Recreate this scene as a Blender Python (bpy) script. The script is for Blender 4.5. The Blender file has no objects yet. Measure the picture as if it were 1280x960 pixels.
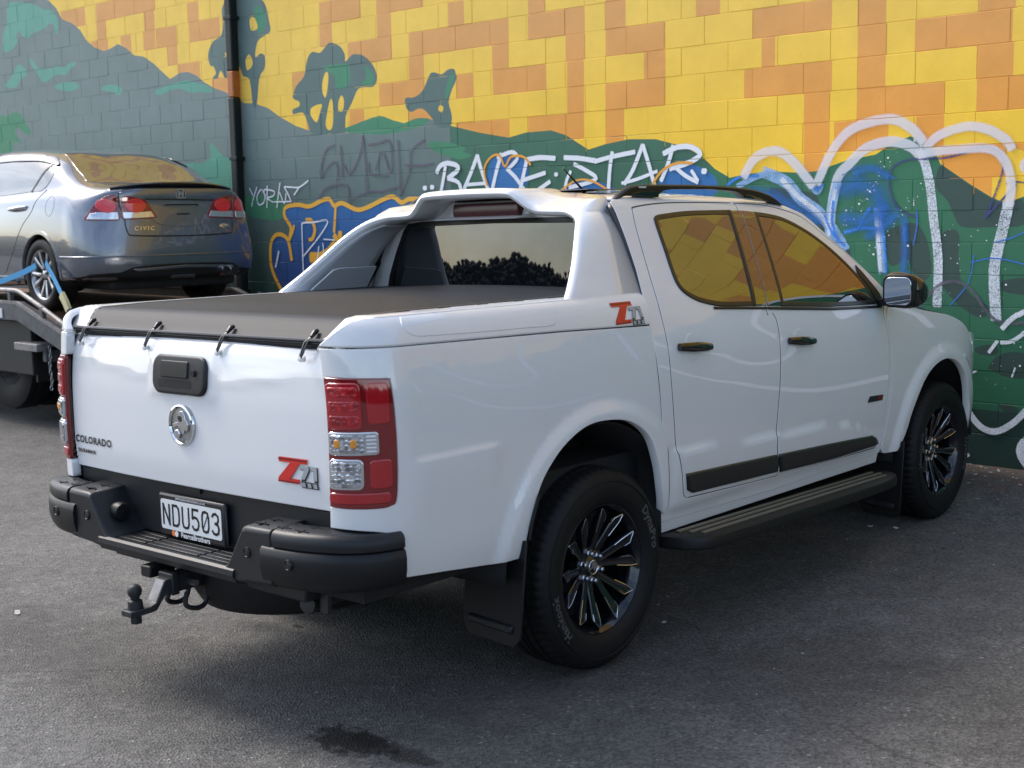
import bpy, bmesh, math, random
import numpy as np
from mathutils import Vector, Matrix
from mathutils.geometry import delaunay_2d_cdt
from mathutils.bvhtree import BVHTree
random.seed(7); rng = np.random.default_rng(7)
SC = bpy.context.scene
COL = SC.collection

# ------------------------------------------------------------------ camera
cam_d = bpy.data.cameras.new('camera'); cam = bpy.data.objects.new('camera', cam_d); COL.objects.link(cam)
cam_d.sensor_width = 36; cam_d.sensor_fit = 'HORIZONTAL'; cam_d.lens = 1627.754 / 1280 * 36
cam_d.clip_start = .05; cam_d.clip_end = 3000
CR = Vector((0.7371804, 0.6754771, -0.0171983)); CU = Vector((-0.0742908, 0.1063229, 0.9915525)); CF = Vector((-0.6715995, 0.7296754, -0.1285609))
CLOC = Vector((10.70713, -7.96425, 1.61896))
M4 = Matrix.Identity(4)
for i_, v_ in enumerate((CR, CU, -CF)):
    for k_ in range(3): M4[k_][i_] = v_[k_]
for k_ in range(3): M4[k_][3] = CLOC[k_]
cam.matrix_world = M4
SC.camera = cam
cam_d.dof.use_dof = True; cam_d.dof.focus_distance = 5.6; cam_d.dof.aperture_fstop = 5.6

# ------------------------------------------------------------------ sky and sun
SUN = Vector((-.66, -.14, .74)).normalized()
w = bpy.data.worlds.new('World'); SC.world = w; w.use_nodes = True
nt = w.node_tree; nt.nodes.clear()
sky = nt.nodes.new('ShaderNodeTexSky'); sky.sky_type = 'NISHITA'; sky.sun_disc = False
sky.sun_elevation = math.asin(SUN.z); sky.sun_rotation = math.atan2(SUN.x, SUN.y)
sky.altitude = 50; sky.air_density = 1.0; sky.dust_density = 2.0; sky.ozone_density = 1.0
bg = nt.nodes.new('ShaderNodeBackground'); bg.inputs['Strength'].default_value = .15
wo = nt.nodes.new('ShaderNodeOutputWorld')
# thin broken cloud over the whole sky: whiter and a little brighter where it lies
tcw = nt.nodes.new('ShaderNodeTexCoord'); mpw = nt.nodes.new('ShaderNodeMapping'); mpw.inputs['Scale'].default_value = (1, 1, 3.2)
nzw = nt.nodes.new('ShaderNodeTexNoise'); nzw.inputs['Scale'].default_value = 3.0; nzw.inputs['Detail'].default_value = 7; nzw.inputs['Roughness'].default_value = .58
rw = nt.nodes.new('ShaderNodeMapRange'); rw.inputs[1].default_value = .42; rw.inputs[2].default_value = .68
hs = nt.nodes.new('ShaderNodeHueSaturation'); sa = nt.nodes.new('ShaderNodeMapRange'); va = nt.nodes.new('ShaderNodeMapRange')
sa.inputs[3].default_value = 1.05; sa.inputs[4].default_value = .38; va.inputs[3].default_value = .95; va.inputs[4].default_value = 1.35
for p_, q_ in ((tcw.outputs['Generated'], mpw.inputs[0]), (mpw.outputs[0], nzw.inputs['Vector']), (nzw.outputs['Fac'], rw.inputs[0]), (rw.outputs[0], sa.inputs[0]), (rw.outputs[0], va.inputs[0]),
               (sa.outputs[0], hs.inputs['Saturation']), (va.outputs[0], hs.inputs['Value']), (sky.outputs[0], hs.inputs['Color']), (hs.outputs[0], bg.inputs[0]), (bg.outputs[0], wo.inputs[0])): nt.links.new(p_, q_)
sd = bpy.data.lights.new('sun', 'SUN'); sd.energy = 1.3; sd.angle = math.radians(17); sd.color = (1, .94, .86)
so = bpy.data.objects.new('sun', sd); COL.objects.link(so)
so.rotation_euler = SUN.to_track_quat('Z', 'Y').to_euler()
so.location = (0, -10, 30)
vs = SC.view_settings; vs.view_transform = 'Standard'; vs.look = 'None'; vs.gamma = 1; vs.exposure = 1.06; vs.use_curve_mapping = False
SC.render.engine = 'CYCLES'
SC.cycles.transparent_max_bounces = 16

# ------------------------------------------------------------------ materials
def lin(c):
    if isinstance(c, str):
        c = [int(c[i:i + 2], 16) / 255 for i in (0, 2, 4)]
        return tuple(x / 12.92 if x <= .04045 else ((x + .055) / 1.055) ** 2.4 for x in c)
    return tuple(c)
def N(nt, t, **kw):
    n = nt.nodes.new('ShaderNode' + t)
    for k, v in kw.items():
        if k in n.inputs: n.inputs[k].default_value = v
        else: setattr(n, k, v)
    return n
MATS = {}
def mat(name, col, rough=.5, metal=0., coat=0., ior=1.5, var=0., vscale=6., bump=0., bscale=60., bdist=.002, spec=.5, coatr=.03, dirt=None, rvar=0.):
    m = bpy.data.materials.new(name); m.use_nodes = True; nt = m.node_tree
    b = nt.nodes['Principled BSDF']; c = lin(col)
    b.inputs['Base Color'].default_value = (*c, 1); b.inputs['Roughness'].default_value = rough
    b.inputs['Metallic'].default_value = metal; b.inputs['IOR'].default_value = ior
    b.inputs['Coat Weight'].default_value = coat; b.inputs['Coat Roughness'].default_value = coatr
    b.inputs['Specular IOR Level'].default_value = spec
    if var or bump or dirt or rvar:
        tc = N(nt, 'TexCoord'); src = tc.outputs['Object']
    if var:
        nz = N(nt, 'TexNoise', Scale=vscale, Detail=6., Roughness=.6); nt.links.new(src, nz.inputs['Vector'])
        mr = N(nt, 'MapRange'); mr.inputs[1].default_value = .3; mr.inputs[2].default_value = .7
        mr.inputs[3].default_value = 1 - var; mr.inputs[4].default_value = 1 + var
        nt.links.new(nz.outputs['Fac'], mr.inputs[0])
        mx = N(nt, 'Mix', data_type='RGBA', blend_type='MULTIPLY'); mx.inputs['Factor'].default_value = 1
        mx.inputs['A'].default_value = (*c, 1); nt.links.new(mr.outputs[0], mx.inputs['B'])
        last = mx.outputs['Result']
        nt.links.new(last, b.inputs['Base Color'])
    if dirt:
        dc, amt, dsc = dirt
        nz = N(nt, 'TexNoise', Scale=dsc, Detail=8., Roughness=.65); nt.links.new(src, nz.inputs['Vector'])
        mr = N(nt, 'MapRange'); mr.inputs[1].default_value = .52; mr.inputs[2].default_value = .75; mr.inputs[4].default_value = amt
        nt.links.new(nz.outputs['Fac'], mr.inputs[0])
        mx = N(nt, 'Mix', data_type='RGBA'); mx.inputs['B'].default_value = (*lin(dc), 1)
        nt.links.new(mr.outputs[0], mx.inputs['Factor'])
        if var: nt.links.new(last, mx.inputs['A'])
        else: mx.inputs['A'].default_value = (*c, 1)
        nt.links.new(mx.outputs['Result'], b.inputs['Base Color'])
    if rvar:
        nz = N(nt, 'TexNoise', Scale=vscale * 1.7, Detail=5.); nt.links.new(src, nz.inputs['Vector'])
        mr = N(nt, 'MapRange'); mr.inputs[3].default_value = rough - rvar; mr.inputs[4].default_value = rough + rvar
        nt.links.new(nz.outputs['Fac'], mr.inputs[0]); nt.links.new(mr.outputs[0], b.inputs['Roughness'])
    if bump:
        nz = N(nt, 'TexNoise', Scale=bscale, Detail=4.); nt.links.new(src, nz.inputs['Vector'])
        bp = N(nt, 'Bump', Strength=bump, Distance=bdist); nt.links.new(nz.outputs['Fac'], bp.inputs['Height'])
        nt.links.new(bp.outputs[0], b.inputs['Normal'])
    MATS[name] = m
    return m
mat('white_paint', (.77, .765, .76), .45, coat=1., coatr=.008, var=.012, vscale=2., spec=.25)
MATS['white_paint'].node_tree.nodes['Principled BSDF'].inputs['Coat IOR'].default_value = 1.62
mat('black_plastic', (.007, .0073, .0082), .45, spec=.35, bump=.25, bscale=900, bdist=.0006, var=.12, vscale=14)
mat('grey_plastic', (.013, .0137, .0155), .42, spec=.4, bump=.3, bscale=900, bdist=.0006, var=.12, vscale=12)
mat('gloss_black', (.008, .008, .009), .08, coat=.6)
mat('seal_gap_black', (.010, .010, .011), .35)  # rubber and trim; also paints the shade in panel gaps
mat('dark_glass', (.004, .005, .006), .010, ior=2.9, rvar=0.)
mat('rear_glass', (.006, .007, .009), .01, ior=2.1)
mat('rubber', (.0065, .0065, .007), .62, spec=.3, bump=.15, bscale=300, bdist=.001, var=.2, vscale=18)
mat('rubber_letter', (.075, .075, .077), .45)
mat('rim_black', (.006, .0065, .009), .14, coat=.5)
mat('machined', (.62, .63, .66), .22, metal=1.)
mat('chrome', (.80, .81, .82), .06, metal=1.)
mat('steel', (.42, .43, .44), .35, metal=1., var=.15, vscale=30)
mat('dark_steel', (.05, .05, .052), .45, metal=.6, var=.3, vscale=25)
mat('liner', (.008, .008, .009), .8)
mat('vinyl', (.014, .015, .018), .50, spec=.18, bump=.22, bscale=420, bdist=.0008, var=.1, vscale=5)
mat('red_lens', (.40, .010, .016), .06, coat=1., ior=1.55)
mat('red_lens_deep', (.20, .006, .010), .06, coat=1., ior=1.55)
mat('red_bright', (.72, .02, .025), .12, coat=1.)
mat('clear_lens', (.66, .67, .69), .08, metal=.75, coat=1.)
mat('clear_facet', (.25, .26, .28), .1, metal=.8, coat=1.)
def facet_mat(name, col, col2, sc, metal, bump=.9):
    m = mat(name, col, .12, metal=metal, coat=1.); nt = m.node_tree; L = nt.links.new; b = nt.nodes['Principled BSDF']
    tc = N(nt, 'TexCoord'); vz = N(nt, 'TexVoronoi', Scale=sc, distance='CHEBYCHEV', Randomness=.45); L(tc.outputs['Object'], vz.inputs['Vector'])
    sp = N(nt, 'SeparateColor'); L(vz.outputs['Color'], sp.inputs[0])
    mx = N(nt, 'Mix', data_type='RGBA'); mx.inputs['A'].default_value = (*lin(col), 1); mx.inputs['B'].default_value = (*lin(col2), 1); L(sp.outputs[0], mx.inputs['Factor']); L(mx.outputs['Result'], b.inputs['Base Color'])
    bp = N(nt, 'Bump', Strength=bump, Distance=.004); L(vz.outputs['Distance'], bp.inputs['Height']); L(bp.outputs[0], b.inputs['Normal'])
facet_mat('lamp_facets', (.80, .81, .83), (.22, .23, .25), 75, .8)
facet_mat('led_red', (.62, .02, .025), (.25, .006, .012), 60, .2)
mat('amber', (.75, .30, .03), .2, coat=1.)
mat('stop_lens', (.06, .004, .010), .22)
mat('plate_white', (.72, .73, .72), .35, var=.03)
mat('plate_black', (.012, .012, .013), .35)
mat('print_white', (.78, .78, .78), .4)
mat('print_orange', (.85, .20, .03), .4)
mat('decal_red', (.62, .035, .025), .25)
mat('decal_dark_red', (.20, .012, .012), .25)
mat('decal_grey', (.36, .37, .38), .25)
mat('decal_black', (.01, .01, .01), .3)
mat('sail_grey', (.50, .51, .53), .45)
mat('mirror', (.75, .78, .82), .02, metal=1.)
mat('sedan_paint', (.155, .172, .205), .25, metal=.7, coat=1., coatr=.015, var=.05, vscale=200)
mat('sedan_dark', (.030, .033, .038), .3, metal=.5, coat=1.)
mat('sedan_glass', (.02, .02, .02), .01, ior=3.2)
mat('sedan_side_glass', (.02, .05, .06), .01, ior=2.2)
mat('alloy', (.48, .48, .49), .28, metal=.9)
mat('strap_blue', (.06, .30, .55), .7, bump=.3, bscale=200)
mat('strap_cream', (.52, .46, .26), .75, var=.3, vscale=60)
mat('deck_rust', (.15, .075, .038), .75, var=.45, vscale=9, bump=.3, bscale=40, dirt=('2a2320', .8, 5))
mat('truck_frame', (.07, .075, .082), .55, var=.35, vscale=14, dirt=('3a2a20', .5, 12))
mat('truck_worn', (.22, .21, .205), .5, var=.4, vscale=16, metal=.4)
mat('black_steel', (.010, .011, .012), .55, var=.2)
mat('headlamp', (.12, .15, .17), .05, metal=.6, coat=1.)
mat('reflector_white', (.6, .6, .62), .35)

# ------------------------------------------------------------------ object helpers
def link(o, parent=None):
    COL.objects.link(o)
    if parent is not None: o.parent = parent
    return o
def tag(o, label=None, cat=None, group=None, kind=None):
    if label: o['label'] = label
    if cat: o['category'] = cat
    if group: o['group'] = group
    if kind: o['kind'] = kind
    return o
def empty(name, parent=None, loc=(0, 0, 0), rot=(0, 0, 0)):
    e = bpy.data.objects.new(name, None); e.empty_display_size = .1; link(e, parent); e.location = loc; e.rotation_euler = rot
    return e
def getm(m): return MATS[m] if isinstance(m, str) else m
def mk(name, verts, faces, m, parent=None, smooth=True, angle=40, mi=None, nrm=None, bevel=0.):
    me = bpy.data.meshes.new(name); me.from_pydata([tuple(map(float, v)) for v in verts], [], [tuple(int(i) for i in f) for f in faces])
    for x in (m if isinstance(m, (list, tuple)) else [m]): me.materials.append(getm(x))
    if mi is not None: me.polygons.foreach_set('material_index', np.asarray(mi, dtype=np.int32))
    me.update()
    if smooth:
        me.polygons.foreach_set('use_smooth', np.ones(len(me.polygons), dtype=bool))
        if nrm is not None: me.normals_split_custom_set_from_vertices([tuple(map(float, v)) for v in nrm])
        elif angle < 180: me.set_sharp_from_angle(angle=math.radians(angle))
    else: me.polygons.foreach_set('use_smooth', np.zeros(len(me.polygons), dtype=bool))
    o = bpy.data.objects.new(name, me); link(o, parent)
    if bevel:
        md = o.modifiers.new('bevel', 'BEVEL'); md.width = bevel; md.segments = 2; md.limit_method = 'ANGLE'
    return o
class MB:
    """collects simple shapes of ONE part into one mesh"""
    def __init__(s): s.v = []; s.f = []; s.mi = []
    def add(s, v, f, mi=0):
        b = len(s.v); s.v += [tuple(x) for x in v]; s.f += [tuple(i + b for i in q) for q in f]; s.mi += [mi] * len(f); return s
    def box(s, a, b, mi=0):
        (x0, y0, z0), (x1, y1, z1) = a, b
        x0, x1 = min(x0, x1), max(x0, x1); y0, y1 = min(y0, y1), max(y0, y1); z0, z1 = min(z0, z1), max(z0, z1)
        v = [(x, y, z) for z in (z0, z1) for y in (y0, y1) for x in (x0, x1)]
        return s.add(v, [(0, 2, 3, 1), (4, 5, 7, 6), (0, 1, 5, 4), (2, 6, 7, 3), (0, 4, 6, 2), (1, 3, 7, 5)], mi)
    def tube(s, pts, r, n=10, cap=True, mi=0):
        pts = [Vector(p) for p in pts]; rs = r if isinstance(r, (list, tuple)) else [r] * len(pts)
        rings = []; up = None
        for i, p in enumerate(pts):
            d = (pts[min(i + 1, len(pts) - 1)] - pts[max(i - 1, 0)]).normalized()
            if up is None: up = d.orthogonal().normalized()
            up = (up - d * up.dot(d)).normalized(); sd_ = d.cross(up)
            rings.append([p + (up * math.cos(a) + sd_ * math.sin(a)) * rs[i] for a in np.linspace(0, 2 * math.pi, n, endpoint=False)])
        return s.loft(rings, True, cap, mi)
    def loft(s, rings, closed=True, cap=True, mi=0):
        n = len(rings[0]); v = [p for r in rings for p in r]; f = []
        for i in range(len(rings) - 1):
            for j in range(n if closed else n - 1):
                k = (j + 1) % n
                f.append((i * n + j, i * n + k, (i + 1) * n + k, (i + 1) * n + j))
        if cap and closed:
            f.append(tuple(range(n - 1, -1, -1))); f.append(tuple((len(rings) - 1) * n + j for j in range(n)))
        return s.add(v, f, mi)
    def lathe(s, prof, n=48, axis='y', c=(0, 0, 0), mi=0, rfun=None):
        v = []
        for i in range(n):
            a = 2 * math.pi * i / n
            for j, (r, h) in enumerate(prof):
                if rfun: r = rfun(i, j, r)
                if axis == 'y': v.append((c[0] + r * math.cos(a), c[1] + h, c[2] + r * math.sin(a)))
                elif axis == 'z': v.append((c[0] + r * math.cos(a), c[1] + r * math.sin(a), c[2] + h))
                else: v.append((c[0] + h, c[1] + r * math.cos(a), c[2] + r * math.sin(a)))
        m = len(prof); f = []
        for i in range(n):
            k = (i + 1) % n
            for j in range(m - 1): f.append((i * m + j, i * m + j + 1, k * m + j + 1, k * m + j))
        return s.add(v, f, mi)
    def prism(s, poly, fn, d0, d1, mi=0):
        """poly 2D; fn(a,b,d)->3D; closed prism between depths"""
        n = len(poly); v = [fn(a, b, d0) for a, b in poly] + [fn(a, b, d1) for a, b in poly]
        f = [tuple(range(n - 1, -1, -1)), tuple(range(n, 2 * n))] + [(i, (i + 1) % n, n + (i + 1) % n, n + i) for i in range(n)]
        return s.add(v, f, mi)
    def build(s, name, m, parent=None, smooth=True, angle=35, bevel=0., fix=True):
        o = mk(name, s.v, s.f, m, parent, smooth, angle, s.mi if isinstance(m, (list, tuple)) else None, bevel=bevel)
        if fix:
            bm = bmesh.new(); bm.from_mesh(o.data); bmesh.ops.recalc_face_normals(bm, faces=bm.faces[:]); bm.to_mesh(o.data); bm.free()
            if smooth: o.data.set_sharp_from_angle(angle=math.radians(angle))
        return o
def mirror_y(o, parent):
    """a copy of a part on the other side of its vehicle (own mesh, y negated)"""
    me = o.data.copy(); nv = len(me.vertices); co = np.empty(nv * 3); me.vertices.foreach_get('co', co); co = co.reshape(-1, 3); co[:, 1] *= -1
    nrm = None
    if me.has_custom_normals:
        nn = np.empty(len(me.loops) * 3); me.loops.foreach_get('normal', nn) if hasattr(me.loops[0], 'normal') else None
        li = np.empty(len(me.loops), dtype=np.int32); me.loops.foreach_get('vertex_index', li)
        nrm = np.zeros((nv, 3)); nrm[li] = nn.reshape(-1, 3); nrm[:, 1] *= -1
    faces = [tuple(reversed(p.vertices)) for p in me.polygons]; mi = [p.material_index for p in me.polygons]
    q = mk(o.name.split('.')[0], co, faces, [m for m in me.materials], parent, True, 40, mi, nrm)
    for md in o.modifiers:
        if md.type == 'BEVEL':
            m2 = q.modifiers.new('bevel', 'BEVEL'); m2.width = md.width; m2.segments = md.segments; m2.limit_method = 'ANGLE'
    bpy.data.meshes.remove(me)
    return q
# ------------------------------------------------------------------ curves and panels
def spl(xs, ys):
    xs = np.array(xs, float); ys = np.array(ys, float); n = len(xs); h = np.diff(xs); d = np.diff(ys) / h
    m = np.empty(n); m[0] = d[0]; m[-1] = d[-1]
    for i in range(1, n - 1): m[i] = 0 if d[i - 1] * d[i] <= 0 else (h[i - 1] + h[i]) / (h[i - 1] / d[i] + h[i] / d[i - 1])
    def f(x):
        x = np.clip(np.asarray(x, float), xs[0], xs[-1]); i = np.clip(np.searchsorted(xs, x) - 1, 0, n - 2); t = (x - xs[i]) / h[i]
        return (2*t**3-3*t*t+1)*ys[i]+(t**3-2*t*t+t)*h[i]*m[i]+(-2*t**3+3*t*t)*ys[i+1]+(t**3-t*t)*h[i]*m[i+1]
    return f
def sst(a, b, x):
    t = np.clip((np.asarray(x, float) - a) / (b - a), 0, 1); return t * t * (3 - 2 * t)
def cr(pts, n=6, closed=False):
    """Catmull-Rom through points (any dimension)"""
    P = [np.array(p, float) for p in pts]; out = []
    m = len(P)
    for i in range(m if closed else m - 1):
        if closed: a, b, c, d = P[i - 1], P[i], P[(i + 1) % m], P[(i + 2) % m]
        else: a, b, c, d = P[max(i - 1, 0)], P[i], P[i + 1], P[min(i + 2, m - 1)]
        for k in range(n):
            t = k / n; out.append(.5 * ((2 * b) + (c - a) * t + (2 * a - 5 * b + 4 * c - d) * t * t + (3 * b - a - 3 * c + d) * t ** 3))
    if not closed: out.append(P[-1])
    return [tuple(p) for p in out]
def rrect(x0, y0, x1, y1, r, n=5):
    o = []
    for cx, cy, a0 in ((x1 - r, y1 - r, 0), (x0 + r, y1 - r, 90), (x0 + r, y0 + r, 180), (x1 - r, y0 + r, 270)):
        for k in range(n + 1):
            a = math.radians(a0 + 90 * k / n); o.append((cx + r * math.cos(a), cy + r * math.sin(a)))
    return o
def area2(L): L = np.array(L); x, y = L[:, 0], L[:, 1]; return float((x * np.roll(y, -1) - np.roll(x, -1) * y).sum())
def resample(L, d):
    o = []; n = len(L)
    for i in range(n):
        a = np.array(L[i], float); b = np.array(L[(i + 1) % n], float); l = np.linalg.norm(b - a)
        if l < 1e-6: continue
        k = max(1, int(math.ceil(l / d)))
        for j in range(k): o.append(tuple(a + (b - a) * j / k))
    return o
def inset(L, e):
    P = np.array(L, float); d1 = P - np.roll(P, 1, 0); d2 = np.roll(P, -1, 0) - P
    d1 /= np.linalg.norm(d1, axis=1)[:, None] + 1e-12; d2 /= np.linalg.norm(d2, axis=1)[:, None] + 1e-12
    n1 = np.stack([-d1[:, 1], d1[:, 0]], 1); n2 = np.stack([-d2[:, 1], d2[:, 0]], 1)
    b = n1 + n2; b /= np.linalg.norm(b, axis=1)[:, None] + 1e-12
    c = np.clip((b * n1).sum(1), .5, 1)
    return P + b * (e / c)[:, None]
def pip(P, L):
    P = np.asarray(P, float); L = np.asarray(L, float); r = np.zeros(len(P), bool); x, y = P[:, 0], P[:, 1]
    x0, y0 = L[:, 0], L[:, 1]; x1, y1 = np.roll(x0, -1), np.roll(y0, -1)
    for a, b, c, d in zip(x0, y0, x1, y1):
        if b == d: continue
        k = ((b > y) != (d > y)) & (x < (c - a) * (y - b) / (d - b) + a); r ^= k
    return r
def panel(name, loop, surf, m, parent, ref, holes=(), res=.035, edge=.003, th=.012, off=0., both=False, ratio=1., e=1e-3, rim=None):
    """sheet-metal panel: outline in the surface's (s,z) plane laid on surf, rolled edge, return flange"""
    if area2(loop) < 0: loop = loop[::-1]
    rings = [resample(loop, res)]
    for h in holes: rings.append(resample(h if area2(h) < 0 else h[::-1], res))
    ins = [inset(r, edge) for r in rings]
    A = np.concatenate(ins); lo = A.min(0); hi = A.max(0)
    gx, gz = np.meshgrid(np.arange(lo[0] + res / 2, hi[0], res), np.arange(lo[1] + res / 2, hi[1], res * ratio)); G = np.stack([gx.ravel(), gz.ravel()], 1)
    keep = pip(G, ins[0])
    for r in ins[1:]: keep &= ~pip(G, r)
    G = G[keep]
    if len(G):
        dm = np.min(np.linalg.norm(G[:, None] - A[None], axis=2), axis=1) if len(G) * len(A) < 4e7 else np.ones(len(G))
        G = G[dm > res * .45]
    pts = np.concatenate([A, G]); ed = []; b = 0
    for r in ins:
        n = len(r); ed += [(b + i, b + (i + 1) % n) for i in range(n)]; b += n
    V, E_, F, ov, oe, of = delaunay_2d_cdt([Vector(p) for p in pts], ed, [], 0, 1e-6)
    V = np.array([tuple(v) for v in V]); F = np.array(F)
    cen = V[F].mean(1); k = pip(cen, ins[0])
    for r in ins[1:]: k &= ~pip(cen, r)
    F = F[k]
    ref = np.array(ref, float)
    def pn(q):
        s, z = q[:, 0], q[:, 1]; P = surf(s, z); a = surf(s + e, z) - surf(s - e, z); c = surf(s, z + e) - surf(s, z - e)
        n = np.cross(a, c); n /= np.linalg.norm(n, axis=1)[:, None] + 1e-12
        sg = np.sign(n @ ref); sg[sg == 0] = 1
        return P, n * sg[:, None]
    P, n = pn(V); verts = [P + n * off]; nrm = [n]; faces = []
    q = verts[0]; fn = np.cross(q[F[:, 1]] - q[F[:, 0]], q[F[:, 2]] - q[F[:, 0]]); bad = (fn * n[F[:, 0]]).sum(1) < 0
    F[bad] = F[bad][:, ::-1]; faces += [tuple(x) for x in F]
    flip = bad.mean() > .5
    base = len(V); omap = {}; dark = []
    for ni, src in enumerate(ov):
        for s_ in src: omap[s_] = ni
    b = 0
    for r, ri in zip(rings, ins):
        nr = len(r); Po, no = pn(np.array(r)); Pi, _ = pn(ri)
        sdv = Po - Pi; sdv /= np.linalg.norm(sdv, axis=1)[:, None] + 1e-12
        verts += [Po + no * (off - edge * .8), Po + no * (off - th)]
        na = no * .6 + sdv * .8; nrm += [na / np.linalg.norm(na, axis=1)[:, None], sdv]
        for i in range(nr):
            j = (i + 1) % nr; a0, a1 = omap.get(b + i), omap.get(b + j)
            if a0 is None or a1 is None: continue
            o0, o1 = base + i, base + j; p0, p1 = base + nr + i, base + nr + j
            f1 = (a0, o0, o1, a1); f2 = (o0, p0, p1, o1)
            if flip: f1 = f1[::-1]; f2 = f2[::-1]
            faces += [f1, f2]; dark.append(len(faces) - 1)
        base += 2 * nr; b += nr
    mi = None
    if rim: mi = np.zeros(len(faces), int); mi[dark] = 1; m = [m, rim]  # return flange coloured dark so the panel gaps look shaded
    o = mk(name, np.concatenate(verts), faces, m, parent, True, 180, mi, np.concatenate(nrm))
    if both: return o, mirror_y(o, parent)
    return o
def text_data(body, size=1., shear=0., spacing=1., bold=0.):
    cu = bpy.data.curves.new('t', 'FONT'); cu.body = body; cu.size = size; cu.shear = shear; cu.space_character = spacing; cu.align_x = 'CENTER'; cu.align_y = 'CENTER'; cu.resolution_u = 3; cu.offset = bold
    o = bpy.data.objects.new('t', cu); COL.objects.link(o); dg = bpy.context.evaluated_depsgraph_get(); dg.update()
    me = o.evaluated_get(dg).to_mesh(); V = np.array([tuple(v.co) for v in me.vertices]); F = [tuple(p.vertices) for p in me.polygons]
    o.evaluated_get(dg).to_mesh_clear(); bpy.data.objects.remove(o); bpy.data.curves.remove(cu)
    return V, F
def put_text(name, body, fn, m, parent, size, shear=0., spacing=1., sx=1., bold=0.):
    V, F = text_data(body, size, shear, spacing, bold)
    return mk(name, [fn(v[0] * sx, v[1]) for v in V], F, m, parent, False)
def stroke(pts, wd):
    """flat polyline of width wd in 2D, one quad a segment, slightly overlapping at the bends"""
    v = []; f = []
    for p, q in zip(pts[:-1], pts[1:]):
        p = np.array(p, float); q = np.array(q, float); d = q - p; d /= np.linalg.norm(d) + 1e-9; n = np.array((-d[1], d[0])) * wd / 2; e = d * wd * .32
        b = len(v); v += [p - e + n, p - e - n, q + e - n, q + e + n]; f.append((b, b + 1, b + 2, b + 3))
    return v, f

# ================================================================== THE SETTING
FPX = 1627.754
def wpx(x, y, Y=0.):
    """pixel of the photograph -> (u, z) on the wall plane"""
    d = CF * FPX + CR * (x - 640) - CU * (y - 480); t = (Y - CLOC.y) / d.y; p = CLOC + d * t
    return (p.x, p.z)
def toimg(P):
    d = Vector(P) - CLOC; z = d.dot(CF)
    return (640 + FPX * d.dot(CR) / z, 480 - FPX * d.dot(CU) / z) if z > .1 else None
T_EUL = (-0.0116875, 0.0015133, 1.5959345); T_LOC = Vector((6.8223954, -4.2468944, -0.1061305))
from mathutils import Euler
T_M = Euler(T_EUL, 'XYZ').to_matrix()
G_N = T_M @ Vector((0, 0, 1))
def gz(x, y):
    """ground height: the truck's standing plane, rising to the foot of the wall"""
    zp = T_LOC.z - (G_N.x * (x - T_LOC.x) + G_N.y * (y - T_LOC.y)) / G_N.z
    d = math.hypot(x - 5, y + 3); zp = zp * (1 - sst(9, 22, d)) - .1 * sst(9, 22, d)
    w_ = float(sst(-1.25, -.10, y)); return float(zp * (1 - w_))
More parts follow.
